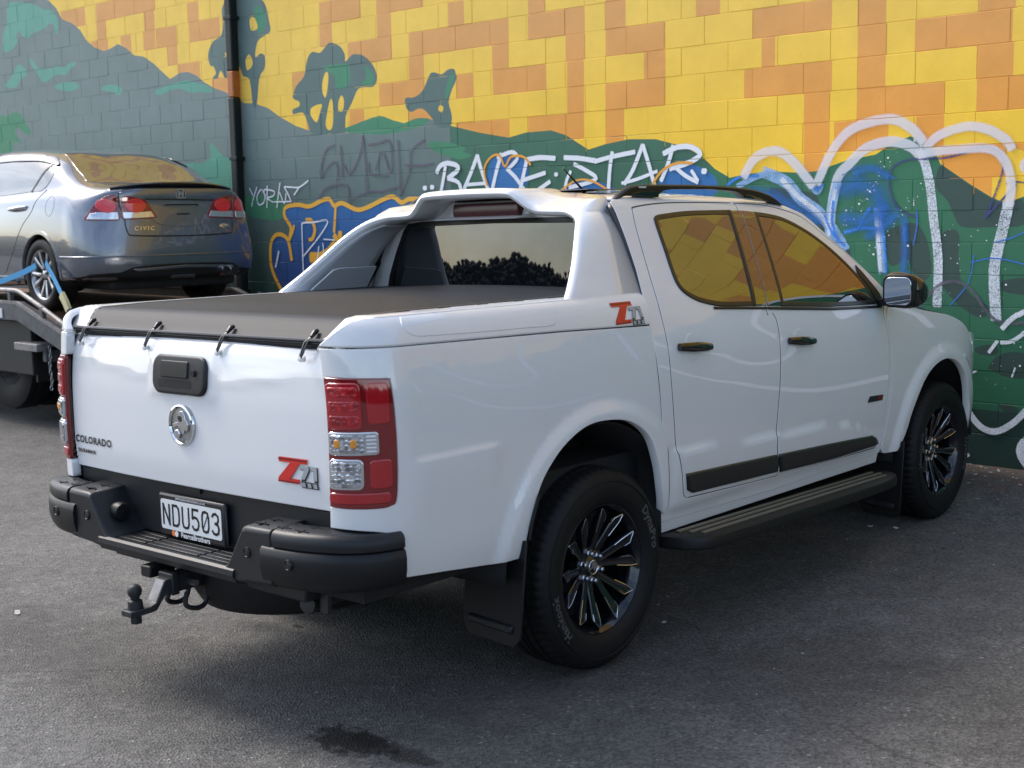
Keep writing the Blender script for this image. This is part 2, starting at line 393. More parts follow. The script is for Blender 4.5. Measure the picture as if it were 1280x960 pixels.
# ---- asphalt
def asphalt_mat():
    m = bpy.data.materials.new('asphalt'); m.use_nodes = True; nt = m.node_tree; L = nt.links.new
    b = nt.nodes['Principled BSDF']; tc = N(nt, 'TexCoord'); src = tc.outputs['Object']
    fine = N(nt, 'TexVoronoi', Scale=110., Randomness=1.); L(src, fine.inputs['Vector'])
    big = N(nt, 'TexNoise', Scale=.55, Detail=6., Roughness=.6); L(src, big.inputs['Vector'])
    mid = N(nt, 'TexNoise', Scale=7., Detail=7., Roughness=.7); L(src, mid.inputs['Vector'])
    cr_ = N(nt, 'ValToRGB'); e = cr_.color_ramp.elements
    e[0].position = 0.; e[0].color = (.048, .0470, .0455, 1); e[1].position = .90; e[1].color = (.165, .158, .148, 1)
    x = e.new(.975); x.color = (.36, .345, .32, 1)
    L(fine.outputs['Color'], cr_.inputs[0])
    def mul(a, fac, lo, hi, p0=.3, p1=.7):
        r = N(nt, 'MapRange'); r.inputs[1].default_value = p0; r.inputs[2].default_value = p1; r.inputs[3].default_value = lo; r.inputs[4].default_value = hi; L(fac, r.inputs[0])
        q = N(nt, 'Mix', data_type='RGBA', blend_type='MULTIPLY'); q.inputs['Factor'].default_value = 1; L(a, q.inputs['A']); L(r.outputs[0], q.inputs['B']); return q.outputs['Result']
    c = mul(cr_.outputs[0], big.outputs['Fac'], .76, 1.28); c = mul(c, mid.outputs['Fac'], .76, 1.22)
    # oil and wet stains and one broad darker patch, all ragged-edged
    def spot(cx, cy, r, edge, sc, col, amt, c):
        mp = N(nt, 'VectorMath', operation='SUBTRACT'); L(src, mp.inputs[0]); mp.inputs[1].default_value = (cx, cy, 0)
        sc_ = N(nt, 'VectorMath', operation='MULTIPLY'); L(mp.outputs[0], sc_.inputs[0]); sc_.inputs[1].default_value = (1 / r[0], 1 / r[1], 0)
        ln = N(nt, 'VectorMath', operation='LENGTH'); L(sc_.outputs[0], ln.inputs[0])
        nz = N(nt, 'TexNoise', Scale=sc, Detail=8., Roughness=.72); L(src, nz.inputs['Vector'])
        ad = N(nt, 'Math', operation='MULTIPLY_ADD'); L(nz.outputs['Fac'], ad.inputs[0]); ad.inputs[1].default_value = 2.4; L(ln.outputs['Value'], ad.inputs[2])
        r_ = N(nt, 'MapRange'); r_.inputs[1].default_value = 1.9; r_.inputs[2].default_value = 1.9 + edge; r_.inputs[3].default_value = amt; r_.inputs[4].default_value = 0.; L(ad.outputs[0], r_.inputs[0])
        q = N(nt, 'Mix', data_type='RGBA', blend_type='MULTIPLY'); L(r_.outputs[0], q.inputs['Factor']); L(c, q.inputs['A']); q.inputs['B'].default_value = (*col, 1); return q.outputs['Result']
    for args in GROUND_SPOTS: c = spot(*args, c)
    # rust-brown dust along the foot of the wall
    sx = N(nt, 'SeparateXYZ'); L(src, sx.inputs[0])
    nz = N(nt, 'TexNoise', Scale=5., Detail=6.); L(src, nz.inputs['Vector'])
    ad = N(nt, 'Math', operation='MULTIPLY_ADD'); L(nz.outputs['Fac'], ad.inputs[0]); ad.inputs[1].default_value = -.7; L(sx.outputs['Y'], ad.inputs[2])
    r_ = N(nt, 'MapRange'); r_.inputs[1].default_value = -1.15; r_.inputs[2].default_value = -.35; r_.inputs[3].default_value = 0; r_.inputs[4].default_value = .75; L(ad.outputs[0], r_.inputs[0])
    q = N(nt, 'Mix', data_type='RGBA'); L(r_.outputs[0], q.inputs['Factor']); L(c, q.inputs['A']); q.inputs['B'].default_value = (.055, .032, .022, 1); c = q.outputs['Result']
    # hairline cracks
    vz = N(nt, 'TexVoronoi', feature='DISTANCE_TO_EDGE', Scale=.75); wn = N(nt, 'TexNoise', Scale=3., Detail=5.); L(src, wn.inputs['Vector'])
    wm = N(nt, 'Mix', data_type='RGBA'); wm.inputs['Factor'].default_value = .25; L(src, wm.inputs['A']); L(wn.outputs['Color'], wm.inputs['B']); L(wm.outputs['Result'], vz.inputs['Vector'])
    r_ = N(nt, 'MapRange'); r_.inputs[1].default_value = .0; r_.inputs[2].default_value = .006; r_.inputs[3].default_value = .55; r_.inputs[4].default_value = 1.; L(vz.outputs['Distance'], r_.inputs[0])
    gate = N(nt, 'MapRange'); gate.inputs[1].default_value = .5; gate.inputs[2].default_value = .62; L(big.outputs['Fac'], gate.inputs[0])
    q = N(nt, 'Mix', data_type='RGBA', blend_type='MULTIPLY'); L(gate.outputs[0], q.inputs['Factor']); L(c, q.inputs['A']); L(r_.outputs[0], q.inputs['B']); c = q.outputs['Result']
    L(c, b.inputs['Base Color']); b.inputs['Roughness'].default_value = .78; b.inputs['Specular IOR Level'].default_value = .35
    bp = N(nt, 'Bump', Strength=.75, Distance=.007); L(fine.outputs['Distance'], bp.inputs['Height'])
    bp2 = N(nt, 'Bump', Strength=.4, Distance=.02); L(mid.outputs['Fac'], bp2.inputs['Height']); L(bp.outputs[0], bp2.inputs['Normal']); L(bp2.outputs[0], b.inputs['Normal'])
    return m
def gpx(px, py):
    d = CF * FPX + CR * (px - 640) - CU * (py - 480); z = -.1
    for _ in range(6):
        t = (z - CLOC.z) / d.z; p = CLOC + d * t; z = gz(p.x, p.y)
    return p
_s = [gpx(438, 926), gpx(492, 938), gpx(120, 815), gpx(60, 790), gpx(372, 783), gpx(960, 830), gpx(300, 860)]
GROUND_SPOTS = [(_s[0].x, _s[0].y, (.17, .11), .34, 17., (.15, .145, .14), 1.), (_s[1].x, _s[1].y, (.30, .06), .25, 9., (.30, .29, .28), .9),
          (_s[2].x, _s[2].y, (.7, .3), .8, 5., (.62, .61, .60), .9), (_s[4].x, _s[4].y, (.035, .02), .3, 20., (.25, .25, .25), 1.),
          (_s[5].x, _s[5].y, (1.6, .5), .9, 3., (.78, .77, .76), .9)]  # broad soft-edged darker patch beside the truck
MATS['asphalt'] = asphalt_mat()
gx_ = sorted(set([-220, -120, -70, -40, -26] + list(np.arange(-18, 26.1, .5)) + [32, 45, 70, 120, 220]))
gy_ = sorted(set([-220, -120, -70, -45, -32, -24] + list(np.arange(-18, -1.6, .5)) + list(np.arange(-1.5, .31, .1))))
gv = [(x, y, gz(x, y)) for y in gy_ for x in gx_]; nx = len(gx_)
gf = [(j * nx + i, j * nx + i + 1, (j + 1) * nx + i + 1, (j + 1) * nx + i) for j in range(len(gy_) - 1) for i in range(nx - 1)]
tag(mk('asphalt_ground', gv, gf, 'asphalt', None, True, 180), 'dark grey asphalt yard with oil stains and fine cracks', 'ground', kind='structure')

# ---- the painted block wall
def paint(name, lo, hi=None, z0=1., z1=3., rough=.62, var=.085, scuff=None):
    """lo = paint at z0, hi = paint at z1 (yellow and orange are graded in the mural itself)"""
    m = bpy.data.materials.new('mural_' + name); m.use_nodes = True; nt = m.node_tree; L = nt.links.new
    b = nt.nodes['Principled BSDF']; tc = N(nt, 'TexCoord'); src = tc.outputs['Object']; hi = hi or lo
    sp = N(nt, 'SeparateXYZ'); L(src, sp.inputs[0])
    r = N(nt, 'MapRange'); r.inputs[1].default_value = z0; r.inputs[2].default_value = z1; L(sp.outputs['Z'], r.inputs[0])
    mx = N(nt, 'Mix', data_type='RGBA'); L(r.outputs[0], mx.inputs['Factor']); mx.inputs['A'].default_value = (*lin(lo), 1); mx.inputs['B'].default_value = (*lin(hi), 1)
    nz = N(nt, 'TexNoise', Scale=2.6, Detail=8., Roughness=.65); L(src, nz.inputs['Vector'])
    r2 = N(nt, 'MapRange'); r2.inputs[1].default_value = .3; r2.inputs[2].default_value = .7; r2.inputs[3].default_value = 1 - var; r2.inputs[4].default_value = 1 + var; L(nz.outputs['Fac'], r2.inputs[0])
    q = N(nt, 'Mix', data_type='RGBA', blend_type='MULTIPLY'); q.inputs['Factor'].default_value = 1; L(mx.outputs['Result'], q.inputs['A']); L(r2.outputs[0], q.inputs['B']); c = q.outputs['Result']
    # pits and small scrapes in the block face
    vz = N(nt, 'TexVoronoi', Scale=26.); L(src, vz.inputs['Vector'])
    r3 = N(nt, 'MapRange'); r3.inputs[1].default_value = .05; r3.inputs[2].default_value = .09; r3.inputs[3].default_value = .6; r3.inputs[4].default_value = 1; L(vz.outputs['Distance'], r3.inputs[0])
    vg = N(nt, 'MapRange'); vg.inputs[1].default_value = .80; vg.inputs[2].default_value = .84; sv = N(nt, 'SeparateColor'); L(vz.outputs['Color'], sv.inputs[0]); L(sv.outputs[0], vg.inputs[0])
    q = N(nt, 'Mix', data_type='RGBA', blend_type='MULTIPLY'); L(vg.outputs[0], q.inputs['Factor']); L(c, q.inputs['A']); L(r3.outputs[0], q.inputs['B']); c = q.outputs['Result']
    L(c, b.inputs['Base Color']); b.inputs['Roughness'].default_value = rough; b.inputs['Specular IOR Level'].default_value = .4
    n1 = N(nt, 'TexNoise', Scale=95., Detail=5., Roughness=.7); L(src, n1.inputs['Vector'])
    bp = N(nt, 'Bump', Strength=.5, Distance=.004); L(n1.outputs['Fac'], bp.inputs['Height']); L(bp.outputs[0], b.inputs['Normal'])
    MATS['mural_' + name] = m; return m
PAL = ['yellow', 'orange', 'hill_grey', 'light_green', 'leaf_green', 'tree_green', 'hill_green', 'hill_dark', 'right_green', 'deep_green', 'blue']
paint('yellow', (.87, .54, .036), (.85, .56, .090), 2.1, 3.1)
paint('orange', (.77, .32, .042), (.70, .345, .105), 2.1, 3.1)
paint('hill_grey', (.022, .066, .052), (.165, .225, .215), .9, 2.7)  # greyer and paler with height
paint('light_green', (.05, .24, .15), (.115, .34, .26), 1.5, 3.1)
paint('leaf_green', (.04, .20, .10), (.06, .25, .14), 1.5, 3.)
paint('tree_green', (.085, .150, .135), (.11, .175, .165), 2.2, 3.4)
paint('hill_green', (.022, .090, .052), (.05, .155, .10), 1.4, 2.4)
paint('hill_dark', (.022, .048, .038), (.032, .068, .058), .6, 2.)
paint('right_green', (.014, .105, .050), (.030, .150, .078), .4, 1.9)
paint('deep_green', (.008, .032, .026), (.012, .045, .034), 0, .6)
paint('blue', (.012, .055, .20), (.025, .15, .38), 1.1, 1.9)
W = lambda L: [wpx(*p) for p in L]
Z5 = lambda L: [wpx(960 + x / 3.428, 120 + y / 3.428) for x, y in L]
Z6 = lambda L: [wpx(1100 + x / 3.694, 340 + y / 3.694) for x, y in L]
_hl = [(60,0),(70,10),(77.5,24),(90,29),(100,37.5),(107.5,50),(117.5,59),(130,64),(137.5,61),(147.5,55),(157.5,60),(167.5,69),(180,71),(192.5,80),(212.5,99),(225,91),(235,90),(245,94),(255,102.5),(267.5,110),(292.5,119),(305,129),(316,129),(320,130),(335,135),(352,147.5),(370,157.5),(392,165),(427.5,164),(450,152.5),(474,144.5),(490,150),(505,154),(520,148),(537.5,149),(562.5,157.5),(582.5,164)]
_hg = [(562,157),(600,166),(636,172),(657.5,165.6),(689,163),(707.5,169),(735.6,187),(757.5,180),(786,174),(820,174),(857.5,184),(879,197),(895,212.5),(912,222)]
_hr = [(885,206),(912,222),(940,217),(960,214),(1000,216),(1020,214),(1040,207),(1060,200),(1095,193),(1108,184),(1138,170),(1150,176),(1170,193),(1177,208)]
_hd = [(1176,205),(1214,231),(1240,247),(1257.5,254),(1280,245.5)]
hl = W(_hl); hg = W(_hg); hr = W(_hr); hd = W(_hd)
far_l = [(-16, 4.9), (-12, 5.4), (-9, 5.2), (-6.6, 4.75), (-5.2, 4.5)]
far_r = [(8.4, 2.0), (9.2, 2.35), (10.4, 1.9), (11.6, 1.5), (13, 1.9), (15, 1.6), (18, 2.2), (24, 1.7)]
POLY = []
def reg(poly, col, hole=False): a = np.array(poly); POLY.append((a, PAL.index(col), a.min(0), a.max(0)))
reg(far_l + hl + [(hl[-1][0] + .2, -.2), (-16, -.2)], 'hill_grey')
reg(hg + [(hg[-1][0], -.2), (hg[0][0], -.2)], 'hill_green')
reg(hr + [(hr[-1][0] + .6, -.2), (hr[0][0] - .3, -.2)], 'right_green')
reg(hd + far_r + [(24, -.2), (hd[0][0], -.2)], 'right_green')
for P_ in ([(10,5),(25,3),(40,5),(48,8),(55,12),(62,12),(70,20),(73,33),(72,42),(69,40),(68,33),(62,29),(57,34),(50,38),(40,42),(36,47),(28,46),(24,38),(20,46),(22,52),(15,62),(5,65),(3,52),(4,44),(8,30)],
           [(37,76),(40,74),(46,83),(52,86),(66,85),(70,82),(80,85),(85,80),(93,77),(94,82),(88,86),(82,94),(76,93),(70,94),(58,102),(53,102),(48,95)],
           [(6,108),(8,104),(15,95),(20,85),(24,80),(33,87),(32,94),(25,101),(22,108),(15,110)], [(68,109),(76,104),(85,102),(96,104),(99,108),(95,112),(85,114),(75,112)],
           [(126,112),(135,106),(146,107),(153,112),(150,117),(146,119),(142,115)], [(194,117),(197,112),(210,107),(225,102),(237,101),(247,104),(256,106),(266,112),(262,116),(250,115),(240,116),(225,111),(212,113),(200,119)],
           [(224,207),(240,204),(255,203),(263,195),(262,180),(265,180),(272,188),(280,196),(292,199),(296,212),(293,235),(255,232),(250,222),(240,210)]):
    reg(cr(W(P_), 3, True), 'light_green')
for P_ in ([(0,147),(8,146),(14,142),(20,140),(27,144),(31,152),(38,163),(37,169),(32,167),(26,162),(21,160),(19,164),(21,171),(28,179),(17,178),(16,188),(0,190)],
           [(304,246),(320,245),(350,244),(356,256),(350,275),(325,273),(310,268)], [(427,164),(450,153),(474,145),(490,150),(505,154),(520,148),(537,149),(525,158),(500,165),(470,168)],
           [(535,180),(545,176),(560,178),(575,182),(582,187),(578,190),(590,194),(575,199),(560,195),(545,190)]):
    reg(cr(W(P_), 3, True), 'leaf_green')
for P_ in ([(735,300),(790,330),(870,385),(960,440),(1020,465),(1090,440),(1097,550),(1000,560),(900,565),(830,560),(800,520),(770,450),(720,390)], [(740,600),(790,570),(820,600),(815,690),(820,730),(830,800),(880,860),(940,900),(935,945),(880,940),(800,880),(745,800),(735,700)],
           [(500,600),(560,555),(630,545),(670,590),(690,650),(700,760),(640,800),(600,700),(560,720),(520,720)], [(1010,790),(1097,780),(1150,800),(1140,850),(1030,845),(1000,820)], [(0,420),(80,400),(200,420),(230,480),(330,620),(360,720),(300,800),(100,700)]):
    reg(cr(Z5(P_), 3, True), 'hill_dark')
for P_ in ([(440,350),(500,335),(545,350),(540,380),(490,385),(450,375)], [(540,390),(600,370),(665,375),(720,400),(720,480),(600,490),(520,455),(500,440)], [(545,615),(600,610),(640,640),(600,660)]): reg(cr(Z6(P_), 3, True), 'hill_dark')
reg([(2.6, .37), (5, .34), (7, .36), (9, .33), (12, .38), (24, .35), (24, -.2), (2.6, -.2)], 'deep_green')
TREES = [[(283,0),(277,12),(279,28),(276,45),(266,52),(260,68),(263,82),(267,83),(270,92),(266,97),(272,98),(276,88),(282,98),(290,92),(295,80),(300,84),(304,95),(312,100),(316,131),(321,131),(324,98),(331,85),(331,70),(325,67),(319,72),(322,52),(332,44),(338,38),(336,25),(333,10),(328,0),(318,-14),(300,-16)],
         [(366,122),(370,108),(380,95),(384,75),(390,65),(400,66),(407,58),(413,53),(425,58),(431,68),(432,77),(441,68),(455,70),(467,83),(471,97),(467,108),(455,109),(447,112),(440,128),(432,145),(428,166),(392,167),(385,155),(380,142),(374,141),(367,143),(366,137),(374,133),(374,127)],
         [(506,125),(509,122),(516,122),(525,117),(531,108),(538,92),(545,91),(552,93),(560,87),(568,87),(570,100),(565,112),(561,128),(565,145),(562,159),(546,158),(540,148),(530,137),(522,136),(514,140),(508,135)]]
THOLES = [[(312,24),(318,22),(322,35),(314,38)], [(307,75),(312,68),(316,80),(309,88)], [(281,66),(288,68),(291,76),(284,73)], [(406,92),(410,91),(410,105),(407,122),(403,115),(403,103)], [(389,135),(402,130),(400,140),(396,153),(389,145)],
          [(413,124),(416,130),(416,155),(412,163),(407,157),(409,140)], [(427,119),(430,127),(428,139),(423,138),(423,127)], [(549,132),(554,133),(553,140),(548,138)]]
for t_ in TREES: reg(cr(W(t_), 3, True), 'tree_green')
for P_ in ([(403,84),(425,80),(436,82),(436,105),(420,110),(418,95)], [(455,82),(465,90),(466,104),(452,106),(458,95)], [(318,8),(330,14),(331,34),(322,40)], [(562,95),(568,92),(563,112),(556,126),(558,110)]): reg(cr(W(P_), 3, True), 'leaf_green')
for t_ in THOLES: reg(cr(W(t_), 3, True), 'yellow')
reg(W([(358,259),(373,256),(387,258),(402,251),(412,249),(418,257),(428,254),(446,262),(460,259),(480,249),(492,246),(502,253),(512,249),(522,249),(530,262),(500,300),(480,340),(440,385),(360,385),(344,346),(339,329),(339,305),(345,294),(354,294),(361,302),(364,285),(356,270)]), 'blue')
reg(cr(W([(612,205),(622,196),(645,196),(660,206),(655,236),(610,240)]), 3, True), 'blue')
reg(cr(W([(700,240),(722,226),(745,226),(770,240)]), 3, True), 'blue')
reg(cr(W([(824,240),(834,214),(850,204),(868,206),(884,214),(896,226),(890,245)]), 3, True), 'blue')
# stepped orange figures: (x0, x1, y) in the photograph
ORANGE = [(942,1040,25),(1072,1108,12),(1225,1270,-5),(952,969,65),(1072,1107,60),(1144,1266,32),(930,1040,98),(1071,1107,92),(1222,1267,75),(1005,1037,135),(1071,1182,122),(1221,1300,112),(1005,1037,172),(1145,1180,165),(1042,1110,190),(1177,1258,195),(1177,1240,228),(1005,1030,205),
 (660,682,5),(757,782,-15),(660,731,33),(757,782,18),(707,731,60),(757,832,54),(805,832,86),(640,683,101),(709,730,96),(757,832,117),(709,730,126),(757,780,150),(661,730,161),(757,780,175),
 (399,451,15),(470,529,3),(399,415,42),(471,489,34),(560,580,16),(435,490,64),(511,636,46),(511,530,83),(615,636,70),(366,383,98),(474,531,115),(571,592,107),(616,683,104),(437,455,142),(570,637,162),(511,540,142),(383,400,150),
 (76,106,18),(120,192,10),(121,132,36),(151,164,52),(114,135,55),(180,193,25),(179,194,49),(195,221,44),(209,222,70),(222,250,84),(234,248,12),(236,275,38),(265,294,105),(180,193,0),(590,602,-20),(640,700,-40),(820,860,-25),(870,900,-5),(1180,1200,-30)]
def row_of(u, z):
    o = .05 if u < -.26 else 0.
    return int(math.floor((z - o) / .2))
OR = {}
for x0, x1, y in ORANGE:
    u0, z = wpx(x0, y); u1, _ = wpx(x1, y); r_ = row_of((u0 + u1) / 2, z); OR.setdefault((r_, (u0 + u1) / 2 < -.26), []).append((u0, u1))
def far_orange(u, r):   # the stepped pattern goes on beyond what the photograph shows
    k = int(math.floor(u / .2)); t = abs((r % 12) - 6); b_ = (k * 5 + r * 7) % 13
    return (k - t) % 7 in (0, 1, 2) and b_ not in (0, 1) or b_ == 5
NEARR = (-5.4, 7.75)
def col_at(Pts):
    Pts = np.asarray(Pts, float); c = np.zeros(len(Pts), int)
    for i, (u, z) in enumerate(Pts):
        r = row_of(u, z)
        if NEARR[0] < u < NEARR[1] and z < 4.3:
            for a, b in OR.get((r, u < -.26), ()):
                if a <= u <= b: c[i] = 1; break
        elif far_orange(u, r): c[i] = 1
    for P, k, lo, hi in POLY:
        q = (Pts[:, 0] >= lo[0]) & (Pts[:, 0] <= hi[0]) & (Pts[:, 1] >= lo[1]) & (Pts[:, 1] <= hi[1])
        if q.any():
            idx = np.where(q)[0]; idx = idx[pip(Pts[idx], P)]; c[idx] = k
    return c
SEGS = []
for P, k, lo, hi in POLY:
    for i in range(len(P)): SEGS.append((*P[i], *P[(i + 1) % len(P)]))
SEGS = np.array(SEGS)
def clip_seg(s, x0, y0, x1, y1):
    ax, ay, bx, by = s; dx, dy = bx - ax, by - ay; t0, t1 = 0., 1.
    for p, q in ((-dx, ax - x0), (dx, x1 - ax), (-dy, ay - y0), (dy, y1 - ay)):
        if abs(p) < 1e-12:
            if q < 0: return None
        else:
            r = q / p
            if p < 0: t0 = max(t0, r)
            else: t1 = min(t1, r)
    if t1 - t0 < 1e-6: return None
    return (ax + dx * t0, ay + dy * t0, ax + dx * t1, ay + dy * t1)
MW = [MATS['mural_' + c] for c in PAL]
JT, JD, BV = .0040, .009, .0022     # joint width, block back depth, arris
def block_mesh(u0, u1, z0, z1, detail, dy):
    a0, a1, b0, b1 = u0 + JT / 2, u1 - JT / 2, z0 + JT / 2, z1 - JT / 2
    i0, i1, k0, k1 = a0 + BV, a1 - BV, b0 + BV, b1 - BV
    pts = [(i0, k0), (i1, k0), (i1, k1), (i0, k1)]; ed = [(0, 1), (1, 2), (2, 3), (3, 0)]
    if detail:
        S = SEGS[(np.minimum(SEGS[:, 0], SEGS[:, 2]) < i1) & (np.maximum(SEGS[:, 0], SEGS[:, 2]) > i0) & (np.minimum(SEGS[:, 1], SEGS[:, 3]) < k1) & (np.maximum(SEGS[:, 1], SEGS[:, 3]) > k0)]
        for s in S:
            c = clip_seg(s, i0, k0, i1, k1)
            if c: n = len(pts); pts += [(c[0], c[1]), (c[2], c[3])]; ed.append((n, n + 1))
    um = (u0 + u1) / 2; r = row_of(um, (z0 + z1) / 2)
    for lo, hi in OR.get((r, um < -.26), ()) if NEARR[0] < um < NEARR[1] else ():
        for q in (lo, hi):
            if i0 + .004 < q < i1 - .004: n = len(pts); pts += [(q, k0), (q, k1)]; ed.append((n, n + 1))
    if not (NEARR[0] < um < NEARR[1]):
        for q in np.arange(math.ceil(i0 / .2) * .2, i1, .2):
            if i0 + .01 < q < i1 - .01: n = len(pts); pts += [(q, k0), (q, k1)]; ed.append((n, n + 1))
    V, E_, F, _, _, _ = delaunay_2d_cdt([Vector(p) for p in pts], ed, [], 0, 1e-5)
    V = np.array([tuple(v) for v in V]); F = [tuple(f) for f in F]
    cols = col_at(V[np.array(F)].mean(1))
    vv = [(v[0], dy, v[1]) for v in V]; faces = []; mi = []
    cnt = {}
    for f, c in zip(F, cols):
        a = (V[f[1]] - V[f[0]]); b = (V[f[2]] - V[f[0]]); f = f if a[0] * b[1] - a[1] * b[0] > 0 else f[::-1]
        faces.append(f); mi.append(c)
        for i in range(3): cnt[(f[i], f[(i + 1) % 3])] = c
    mp = {}; mq = {}
    def outv(i):
        if i not in mp:
            x, z = V[i]; x = a0 if abs(x - i0) < 1e-5 else a1 if abs(x - i1) < 1e-5 else x; z = b0 if abs(z - k0) < 1e-5 else b1 if abs(z - k1) < 1e-5 else z
            mp[i] = len(vv); vv.append((x, dy + BV, z)); mq[i] = len(vv); vv.append((x, JD, z))
        return mp[i], mq[i]
    for (i, j), c in list(cnt.items()):
        if (j, i) not in cnt:
            o0, q0 = outv(i); o1, q1 = outv(j)
            faces += [(i, o0, o1, j), (o0, q0, q1, o1)]; mi += [c, c]
    return vv, faces, mi
WALL = empty('block_wall'); tag(WALL, 'tall concrete block wall painted with yellow steps, green hills and graffiti', 'wall')
def joints(row, left):
    sh = .2 if (row - 11) % 2 else 0.
    if left: return [-.26 - .03 - .4 * i - (0 if sh else .2) for i in range(60)][::-1] + [-.262]
    base = [-.262] + [q for q in np.arange(-.2 + 0, 4.01 + sh, .2) if abs(((q - sh) / .4) - round((q - sh) / .4)) < 1e-3 and q > -.2]
    base = [-.262] + [sh + .4 * i for i in range(0, 11) if sh + .4 * i > -.2]
    base += [base[-1] + .4, base[-1] + .8 - (.05 if sh else 0.), base[-1] + (1.1 if not sh else 1.15 - .05)]
    while base[-1] < 24: base.append(base[-1] + .4)
    return base
blocks = []
for left in (True, False):
    for row in range(0, 30):
        js = joints(row, left); z0 = row * .2 + (.05 if left else 0)
        if left and row == 0: z0b = 0.0
        for a, b in zip(js[:-1], js[1:]):
            if b < -16 or a > 24 or b - a < .03: continue
            q = [toimg((u, 0, z)) for u in (a, b) for z in (z0, z0 + .2)]
            vis = all(q) and max(p[0] for p in q) > 0 and min(p[0] for p in q) < 1280 and max(p[1] for p in q) > 0 and min(p[1] for p in q) < 590
            ar = 0
            if vis:
                ar = abs(q[0][0] - q[2][0]) * abs(q[0][1] - q[1][1]); cx_, cy_ = (q[0][0] + q[3][0]) / 2, (q[0][1] + q[3][1]) / 2
                hid = (cx_ < 312 and cy_ > 205) or (cy_ > 368 and cx_ < 1195) or (540 < cx_ < 1090 and cy_ > 262 and cx_ < 975) or (cx_ > 975 and cx_ < 1088 and cy_ > 250 + (cx_ - 960) * .8)
                if hid: ar = 0
            blocks.append((ar, vis, a, b, z0, z0 + .2))
blocks.sort(key=lambda t: -t[0])
rest_v, rest_f, rest_m = [], [], []
for n, (ar, vis, a, b, z0, z1) in enumerate(blocks):
    dy = float(rng.uniform(-.0012, .0012))
    near = a < 9.5 and b > -7
    v, f, mi = block_mesh(a, b, z0, z1, near, dy)
    if n < 298 and ar > 0:
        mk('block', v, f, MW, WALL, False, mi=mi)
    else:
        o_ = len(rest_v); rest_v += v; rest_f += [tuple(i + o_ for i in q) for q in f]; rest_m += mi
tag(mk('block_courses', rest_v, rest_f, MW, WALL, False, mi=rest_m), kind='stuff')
# painted-over mortar behind the blocks, coloured by the mural like everything else
mv, mf, mm = [], [], []
def mortar(x0, x1, z0, z1, c):
    o_ = len(mv); mv.extend([(x0, 0.0024, z0), (x1, 0.0024, z0), (x1, 0.0024, z1), (x0, 0.0024, z1)]); mf.append((o_, o_ + 1, o_ + 2, o_ + 3)); mm.append(c)
cells = []
for (x0, x1, dx) in ((-16, -.262, .1), (-.262, 9.4, .05), (9.4, 24, .2)):
    for zz in np.arange(0, 6.05, .1):
        for xx in np.arange(x0, x1 - 1e-6, dx): cells.append((xx, min(xx + dx, x1), zz, zz + .1))
cc = col_at([((a + b) / 2, (c + d) / 2) for a, b, c, d in cells])
for q, c in zip(cells, cc): mortar(*q, c)
tag(mk('mortar', mv, mf, MW, WALL, False, mi=mm), kind='stuff')
mat('concrete_back', (.3, .3, .29), .8, var=.1)
MB().box((-16, .03, -.3), (24, .25, 6.05)).build('wall_core', 'concrete_back', WALL, False)
MB().box((-16.02, -.03, 6.055), (24.02, .27, 6.14)).build('coping', 'concrete_back', WALL, False)

# ---- sprayed graffiti: thin skins of paint just proud of the blocks
def spray(name, col, k=3.2, mx=1., grain=190., rough=.55):
    m = bpy.data.materials.new('spray_' + name); m.use_nodes = True; nt = m.node_tree; L = nt.links.new
    b = nt.nodes['Principled BSDF']; b.inputs['Base Color'].default_value = (*lin(col), 1); b.inputs['Roughness'].default_value = rough
    at = N(nt, 'Attribute', attribute_name='a'); tc = N(nt, 'TexCoord')
    nz = N(nt, 'TexNoise', Scale=grain, Detail=3., Roughness=.6); L(tc.outputs['Object'], nz.inputs['Vector'])
    n2 = N(nt, 'TexNoise', Scale=9., Detail=3.); L(tc.outputs['Object'], n2.inputs['Vector'])
    ad = N(nt, 'Math', operation='MULTIPLY_ADD'); L(n2.outputs['Fac'], ad.inputs[0]); ad.inputs[1].default_value = .35; L(nz.outputs['Fac'], ad.inputs[2])
    k1 = N(nt, 'Math', operation='MULTIPLY_ADD'); L(at.outputs['Fac'], k1.inputs[0]); k1.inputs[1].default_value = 1.35; k1.inputs[2].default_value = .10
    sb = N(nt, 'Math', operation='SUBTRACT'); L(k1.outputs[0], sb.inputs[0]); L(ad.outputs[0], sb.inputs[1])
    mu = N(nt, 'Math', operation='MULTIPLY', use_clamp=True); L(sb.outputs[0], mu.inputs[0]); mu.inputs[1].default_value = k
    # paint breaks over the bed joints between the courses
    sp = N(nt, 'SeparateXYZ'); L(tc.outputs['Object'], sp.inputs[0]); fr = N(nt, 'Math', operation='PINGPONG'); L(sp.outputs['Z'], fr.inputs[0]); fr.inputs[1].default_value = .1
    jr = N(nt, 'MapRange'); jr.inputs[1].default_value = .0022; jr.inputs[2].default_value = .0040; jr.inputs[3].default_value = .30 * mx; jr.inputs[4].default_value = mx; L(fr.outputs[0], jr.inputs[0])
    mn = N(nt, 'Math', operation='MULTIPLY'); L(mu.outputs[0], mn.inputs[0]); L(jr.outputs[0], mn.inputs[1])
    L(mn.outputs[0], b.inputs['Alpha'])
    MATS['spray_' + name] = m
spray('white', (.74, .76, .80)); spray('veil', (.72, .73, .78), 1.7, .70); spray('grain', (.66, .70, .76), 3.2, .95, 150.); spray('haze', (.015, .15, .50), 1.25, .88); spray('pale_blue', (.30, .50, .80)); spray('blue', (.02, .14, .52)); spray('navy', (.03, .04, .16)); spray('purple', (.10, .09, .13))
spray('bright_blue', (.03, .22, .72)); spray('amber', (.78, .40, .035)); spray('dark', (.010, .011, .016)); spray('orange', (.75, .33, .03))
_lay = [0]
